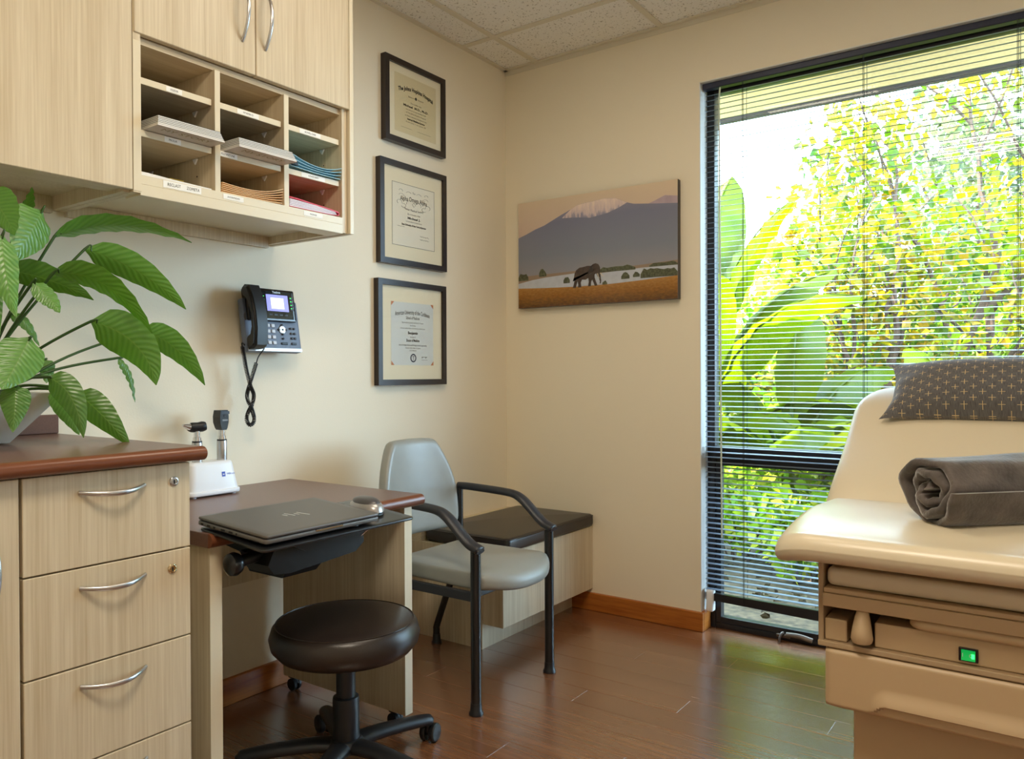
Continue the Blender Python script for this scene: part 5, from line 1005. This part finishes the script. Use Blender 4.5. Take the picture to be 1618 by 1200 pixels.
# ================================================================== PILLOW
def cross_mat():
    mt, nt, p, L = new_mat('cross_stitch_fabric'); uv = nt.nodes.new('ShaderNodeUVMap'); sp_ = nt.nodes.new('ShaderNodeSeparateXYZ'); L.new(uv.outputs[0], sp_.inputs[0])
    def mth(op, a_, b_=None, c_=None):
        n = nt.nodes.new('ShaderNodeMath'); n.operation = op
        for i, q in enumerate((a_, b_, c_)):
            if q is None: continue
            if isinstance(q, (int, float)): n.inputs[i].default_value = q
            else: L.new(q, n.inputs[i])
        return n.outputs[0]
    cw, chh = 0.0205, 0.0380
    cu_ = mth('DIVIDE', sp_.outputs['X'], cw); ci = mth('FLOOR', cu_); odd = mth('MODULO', mth('ADD', ci, 1000), 2)
    cv = mth('ADD', mth('DIVIDE', sp_.outputs['Y'], chh), mth('MULTIPLY', odd, 0.5))
    fx = mth('ABSOLUTE', mth('MULTIPLY', mth('SUBTRACT', mth('FRACT', cu_), 0.5), cw)); fy = mth('ABSOLUTE', mth('MULTIPLY', mth('SUBTRACT', mth('FRACT', cv), 0.5), chh))
    # horizontal bars reach across the column edge: 18 mm wide, 1 mm thick
    hb_ = mth('MULTIPLY', mth('LESS_THAN', fy, 0.0007), mth('LESS_THAN', fx, 0.0082)); vb = mth('MULTIPLY', mth('LESS_THAN', fx, 0.0007), mth('LESS_THAN', fy, 0.0092))
    msk = mth('MAXIMUM', hb_, vb)
    n = nt.nodes.new('ShaderNodeTexNoise'); mp = nt.nodes.new('ShaderNodeMapping'); mp.inputs['Scale'].default_value = (900, 60, 1); L.new(uv.outputs[0], mp.inputs[0]); L.new(mp.outputs[0], n.inputs['Vector']); n.inputs['Scale'].default_value = 1
    r = nt.nodes.new('ShaderNodeValToRGB'); r.color_ramp.elements[0].color = srgb(66, 64, 66); r.color_ramp.elements[1].color = srgb(108, 106, 106); r.color_ramp.elements[0].position = .3; r.color_ramp.elements[1].position = .7
    L.new(n.outputs['Fac'], r.inputs[0]); mx = nt.nodes.new('ShaderNodeMix'); mx.data_type = 'RGBA'; L.new(msk, mx.inputs['Factor']); L.new(r.outputs[0], mx.inputs['A']); mx.inputs['B'].default_value = srgb(206, 180, 132)
    L.new(mx.outputs['Result'], p.inputs['Base Color']); p.inputs['Roughness'].default_value = 0.85; p.inputs['Sheen Weight'].default_value = 0.3
    return mt
M['cross'] = cross_mat()
PC = Vector((2.022, -0.555, 0.972)); PV = Vector((0, math.cos(R(40)), math.sin(R(40)))); PN = Vector((0, -math.sin(R(40)), math.cos(R(40))))
PLx, PLv, PT = 0.300, 0.108, 0.080
pm_ = MB(); pm_.uv = []
NU, NV = 48, 22
for side in (1, -1):
    base_ = len(pm_.v)
    for i in range(NU + 1):
        for j in range(NV + 1):
            u = -1 + 2 * i / NU; v = -1 + 2 * j / NV
            th = ((1 - abs(u) ** 3.2) ** 0.62) * ((1 - abs(v) ** 2.4) ** 0.55)
            pinch = 1 - 0.10 * (abs(u) ** 2) * (1 - abs(v)) * 0.8
            x = u * PLx * (1 - 0.05 * (1 - abs(v) ** 2)) + 0.0; vv = v * PLv * (1 - 0.10 * (1 - abs(u) ** 4))
            ear = 0.010 * (abs(u) ** 8) * (abs(v) ** 4)
            vv += math.copysign(ear, v)
            w_ = side * PT * th
            wr = 0.0035 * math.sin(9 * v + 5 * u) * max(0, abs(u) - .7) / .3 * (1 - abs(v))
            q = PC + Vector((x + math.copysign(ear, u), 0, 0)) + PV * vv + PN * (w_ + wr)
            pm_.v.append(tuple(q)); arc_ = vv + 0.6 * PT * (abs(v) ** 2.2) * (1 if v > 0 else -1)
            pm_.uv.append((x + 1.0, arc_ + 1.0 + (0 if side > 0 else 0.3)))
    for i in range(NU):
        for j in range(NV):
            q = (base_ + i * (NV + 1) + j, base_ + (i + 1) * (NV + 1) + j, base_ + (i + 1) * (NV + 1) + j + 1, base_ + i * (NV + 1) + j + 1)
            pm_.f.append(q if side > 0 else q[::-1]); pm_.mi.append(0)
put('pillow', pm_, 'cross', None, 'grey lumbar pillow with tan cross stitches on the raised table back', 'pillow', smooth=100, loc=tuple(PC))

# ================================================================== ROLLED BLANKET
M['fleece'] = plain('grey_brown_fleece', srgb(86, 78, 74), 0.75, var=0.45, vscale=22, bump=0.5, bscale=160, sheen=0.7)
AXR = Vector((0.70, 0.714, 0)).normalized(); SDR = Vector((-AXR.y, AXR.x, 0)); RC = Vector((1.905, -1.235, 0.793))
rr = random.Random(5); th0, th1, NT = 0.6, 2 * math.pi * 3.05, 120; TH = 0.0165
def rollp(th, rad, l):
    wob = 0.0035 * math.sin(3 * th + 14 * l) * (rad / 0.08) + 0.0025 * math.sin(7 * th - 9 * l)
    rd = rad + wob
    a_ = math.cos(th) * rd * 1.06; z_ = math.sin(th) * rd * 0.95
    z_ = max(z_, -0.0745)
    return RC + AXR * (l + 0.010 * math.sin(1.7 * th) * (1 if l < 0.05 else 0)) + SDR * a_ + Vector((0, 0, z_))
rm = MB(); LS = [0.0, 0.006, 0.03, 0.07, 0.11, 0.15, 0.19, 0.23, 0.27, 0.31]
rows = []
for i in range(NT + 1):
    t = i / NT; th = -(th0 + (th1 - th0) * t) + 3.4; ro = 0.014 + 0.068 * t ** 0.9; 
    for l in LS:
        k = 0.5 if l == 0.0 else 1.0
        rm.v.append(tuple(rollp(th, ro - TH * 0.5 * (1 - k), l + (0.006 if k < 1 else 0) * 0 )))
    for l in LS:
        k = 0.5 if l == 0.0 else 1.0
        rm.v.append(tuple(rollp(th, ro - TH + TH * 0.5 * (1 - k), l)))
n_ = len(LS)
for i in range(NT):
    a0, b0 = i * 2 * n_, (i + 1) * 2 * n_
    for j in range(n_ - 1):
        rm.f += [(a0 + j, a0 + j + 1, b0 + j + 1, b0 + j), (a0 + n_ + j + 1, a0 + n_ + j, b0 + n_ + j, b0 + n_ + j + 1)]
    rm.f += [(a0, b0, b0 + n_, a0 + n_), (a0 + n_ - 1, a0 + 2 * n_ - 1, b0 + 2 * n_ - 1, b0 + n_ - 1)]
e0 = NT * 2 * n_
for j in range(n_ - 1): rm.f += [(e0 + j, e0 + j + 1, e0 + n_ + j + 1, e0 + n_ + j), (j + 1, j, n_ + j, n_ + j + 1)]
rm.mi = [0] * len(rm.f)
put('rolled_blanket', rm, 'fleece', None, 'dark grey fleece blanket rolled up on the examination table seat', 'blanket', smooth=80, loc=tuple(RC))

# ================================================================== POTTED PLANT
M['pot'] = plain('white_glazed_ceramic', srgb(214, 214, 208), 0.3); M['potsoil'] = plain('potting_soil', srgb(70, 52, 38), 0.9, var=0.4, vscale=60)
def lily_mat():
    mt, nt, p, L = new_mat('peace_lily_leaf'); uv = nt.nodes.new('ShaderNodeUVMap'); sp_ = nt.nodes.new('ShaderNodeSeparateXYZ'); L.new(uv.outputs[0], sp_.inputs[0])
    def mth(op, a_, b_=None):
        n = nt.nodes.new('ShaderNodeMath'); n.operation = op
        for i, q in enumerate((a_, b_)):
            if q is None: continue
            if isinstance(q, (int, float)): n.inputs[i].default_value = q
            else: L.new(q, n.inputs[i])
        return n.outputs[0]
    av = mth('ABSOLUTE', sp_.outputs['Y']) # 0 midrib .. 1 rim
    vein = mth('SINE', mth('MULTIPLY', mth('SUBTRACT', sp_.outputs['X'], mth('MULTIPLY', av, 0.16)), 88.0))
    rib = mth('LESS_THAN', av, 0.035)
    f_ = mth('ADD', mth('MULTIPLY', vein, 0.5), 0.5)
    r = nt.nodes.new('ShaderNodeValToRGB'); e = r.color_ramp.elements; e[0].position = 0.0; e[0].color = srgb(80, 130, 50); e[1].position = 1.0; e[1].color = srgb(98, 146, 62); L.new(f_, r.inputs[0])
    oi = nt.nodes.new('ShaderNodeObjectInfo'); hs_ = nt.nodes.new('ShaderNodeHueSaturation'); mr = nt.nodes.new('ShaderNodeMapRange'); mr.inputs['To Min'].default_value = 0.75; mr.inputs['To Max'].default_value = 1.35; L.new(oi.outputs['Random'], mr.inputs[0]); L.new(mr.outputs[0], hs_.inputs['Value']); L.new(r.outputs[0], hs_.inputs['Color'])
    mx = nt.nodes.new('ShaderNodeMix'); mx.data_type = 'RGBA'; L.new(rib, mx.inputs['Factor']); L.new(hs_.outputs[0], mx.inputs['A']); mx.inputs['B'].default_value = srgb(110, 150, 66)
    L.new(mx.outputs['Result'], p.inputs['Base Color']); p.inputs['Roughness'].default_value = 0.34; p.inputs['Specular IOR Level'].default_value = 0.8
    p.inputs['Subsurface Weight'].default_value = 0.0
    b_ = nt.nodes.new('ShaderNodeBump'); b_.inputs['Strength'].default_value = 0.22; b_.inputs['Distance'].default_value = 0.003; L.new(f_, b_.inputs['Height']); L.new(b_.outputs[0], p.inputs['Normal'])
    tr = nt.nodes.new('ShaderNodeBsdfTranslucent'); tr.inputs[0].default_value = srgb(120, 190, 40); ms_ = nt.nodes.new('ShaderNodeMixShader'); ms_.inputs[0].default_value = 0.28
    out = nt.nodes['Material Output']; L.new(p.outputs[0], ms_.inputs[1]); L.new(tr.outputs[0], ms_.inputs[2]); L.new(ms_.outputs[0], out.inputs[0])
    return mt
M['lily'] = lily_mat(); M['petiole'] = plain('petiole_green', srgb(52, 84, 34), 0.4)
PX0, PX1, PY0, PY1 = 0.075, 0.275, -2.398, -2.198
pt = thing('potted_plant', (0.175, -2.298, 0.876), 'leafy green peace lily in a square white tapered pot on the counter', 'plant')
def pot_ring(z, g): return [(PX0 - g, PY0 - g, z), (PX1 + g, PY0 - g, z), (PX1 + g, PY1 + g, z), (PX0 - g, PY1 + g, z)]
pv_ = pot_ring(0.877, -0.02) + pot_ring(0.879, -0.008) + pot_ring(0.9865, 0.070) + pot_ring(0.9865, 0.063) + pot_ring(0.968, 0.050)
put('pot', MB().raw(pv_, [(3, 2, 1, 0)] + [(4 * k + i, 4 * k + (i + 1) % 4, 4 * k + 4 + (i + 1) % 4, 4 * k + 4 + i) for k in range(4) for i in range(4)]), 'pot', pt)
put('soil', MB().raw(pot_ring(0.970, 0.049), [(0, 1, 2, 3)]), 'potsoil', pt)
ctr = Vector((0.185, -2.245, 0.968))
def leaf(base, mid, tip, wd, x0, x1, x2, face=0.0, fold=0.25, stem=None, dark=0, curl=0.0):
    """blade spine through three picture points at depths x0, x1, x2; wd in metres; face = roll of the blade"""
    A, B, C_ = at_x(base[0], base[1], x0), at_x(mid[0], mid[1], x1), at_x(tip[0], tip[1], x2)
    n = 18; sp_ = []
    B2 = B * 2 - (A + C_) * 0.5
    for i in range(n + 1):
        t = i / n; sp_.append(A * (1 - t) ** 2 + B2 * 2 * t * (1 - t) + C_ * t * t)
    view = (REF - B).normalized(); mb = MB(); mb.uv = []; nv2 = 9
    for i, q in enumerate(sp_):
        t = i / n; tg = (sp_[min(i + 1, n)] - sp_[max(i - 1, 0)]).normalized(); sd = tg.cross(view).normalized(); nm = sd.cross(tg)
        rl = face + curl * (t - .5); s2 = sd * math.cos(rl) + nm * math.sin(rl); n2 = s2.cross(tg)
        w_ = wd * 0.5 * (math.sin(math.pi * (0.02 + 0.98 * t) ** 0.72)) ** 0.75 * (1 - 0.25 * t) * min(1.0, 0.12 + t / 0.13) ** 0.8
        if i == n: w_ = 0.0006
        for j in range(nv2):
            v = -1 + 2 * j / (nv2 - 1); rip = 0.0022 * math.sin(i * 2.1 + 1.7 * abs(v) + (0 if v > 0 else 1)) * abs(v)
            mb.v.append(tuple(q + s2 * (w_ * v) + n2 * (-fold * w_ * abs(v) ** 1.4 + rip))); mb.uv.append((t, v))
    for i in range(n):
        for j in range(nv2 - 1): mb.f.append((i * nv2 + j, (i + 1) * nv2 + j, (i + 1) * nv2 + j + 1, i * nv2 + j + 1)); mb.mi.append(0)
    lf_ = put('leaf', mb, 'lily', pt, smooth=180)
    root = ctr + Vector((rnd.uniform(-.03, .03), rnd.uniform(-.03, .03), 0))
    k = stem or 0.5
    ctrl = root.lerp(A, 0.5) + Vector((0, 0, 0.035 * k))
    put('petiole', MB().tube(spline([root, ctrl, A, sp_[1]], 7), [0.0032] * 15 + [0.0022 - .0001 * i for i in range(7)], 7), 'petiole', lf_, smooth=60)
LV = [ # base, mid, tip, width, depths
 ((86, 374), (190, 357), (303, 383), .080, .28, .31, .34, -.95, .20), ((134, 394), (222, 432), (294, 489), .083, .26, .29, .32, -.35, .25), ((84, 432), (168, 452), (241, 527), .080, .36, .39, .42, -.75, .22),
 ((12, 428), (78, 443), (148, 474), .075, .30, .31, .33, -.5, .25), ((52, 446), (78, 472), (94, 495), .046, .38, .40, .42, .5, .2), ((144, 508), (214, 545), (247, 609), .110, .34, .37, .39, -.25, .22),
 ((222, 524), (276, 550), (324, 609), .082, .22, .24, .27, -.35, .25), ((186, 566), (206, 592), (213, 636), .030, .24, .25, .26, .9, .5), ((75, 596), (112, 628), (132, 692), .062, .42, .45, .47, -.1, .3),
 ((84, 612), (108, 650), (125, 688), .052, .36, .37, .38, .3, .3), ((120, 620), (160, 655), (206, 706), .070, .36, .40, .43, -.15, .3), ((47, 534), (26, 575), (2, 616), .095, .44, .46, .48, .1, .15),
 ((24, 609), (24, 640), (20, 684), .058, .46, .47, .48, .0, .3), ((66, 334), (48, 368), (18, 414), .105, .34, .37, .40, .55, .2, 1.0), ((28, 356), (40, 326), (51, 296), .048, .24, .24, .24, .9, .3, .3), ((-20, 300), (4, 335), (24, 372), .085, .36, .38, .40, -.6, .2, .4),
 ((4, 372), (8, 430), (26, 502), .062, .44, .46, .48, .3, .25, .5), ((70, 568), (74, 584), (73, 606), .045, .20, .21, .22, .4, .2), ((14, 500), (40, 510), (62, 548), .034, .20, .21, .22, .6, .3), ((-40, 420), (-30, 480), (-6, 560), .09, .40, .43, .46, .2, .2), ((-70, 380), (-90, 440), (-120, 520), .10, .30, .30, .30, .2, .2),
 ((-60, 520), (-90, 560), (-120, 610), .10, .35, .38, .40, .2, .2), ((-10, 330), (-40, 330), (-80, 370), .10, .22, .2, .2, .4, .2)]
for q in LV: leaf(*q)
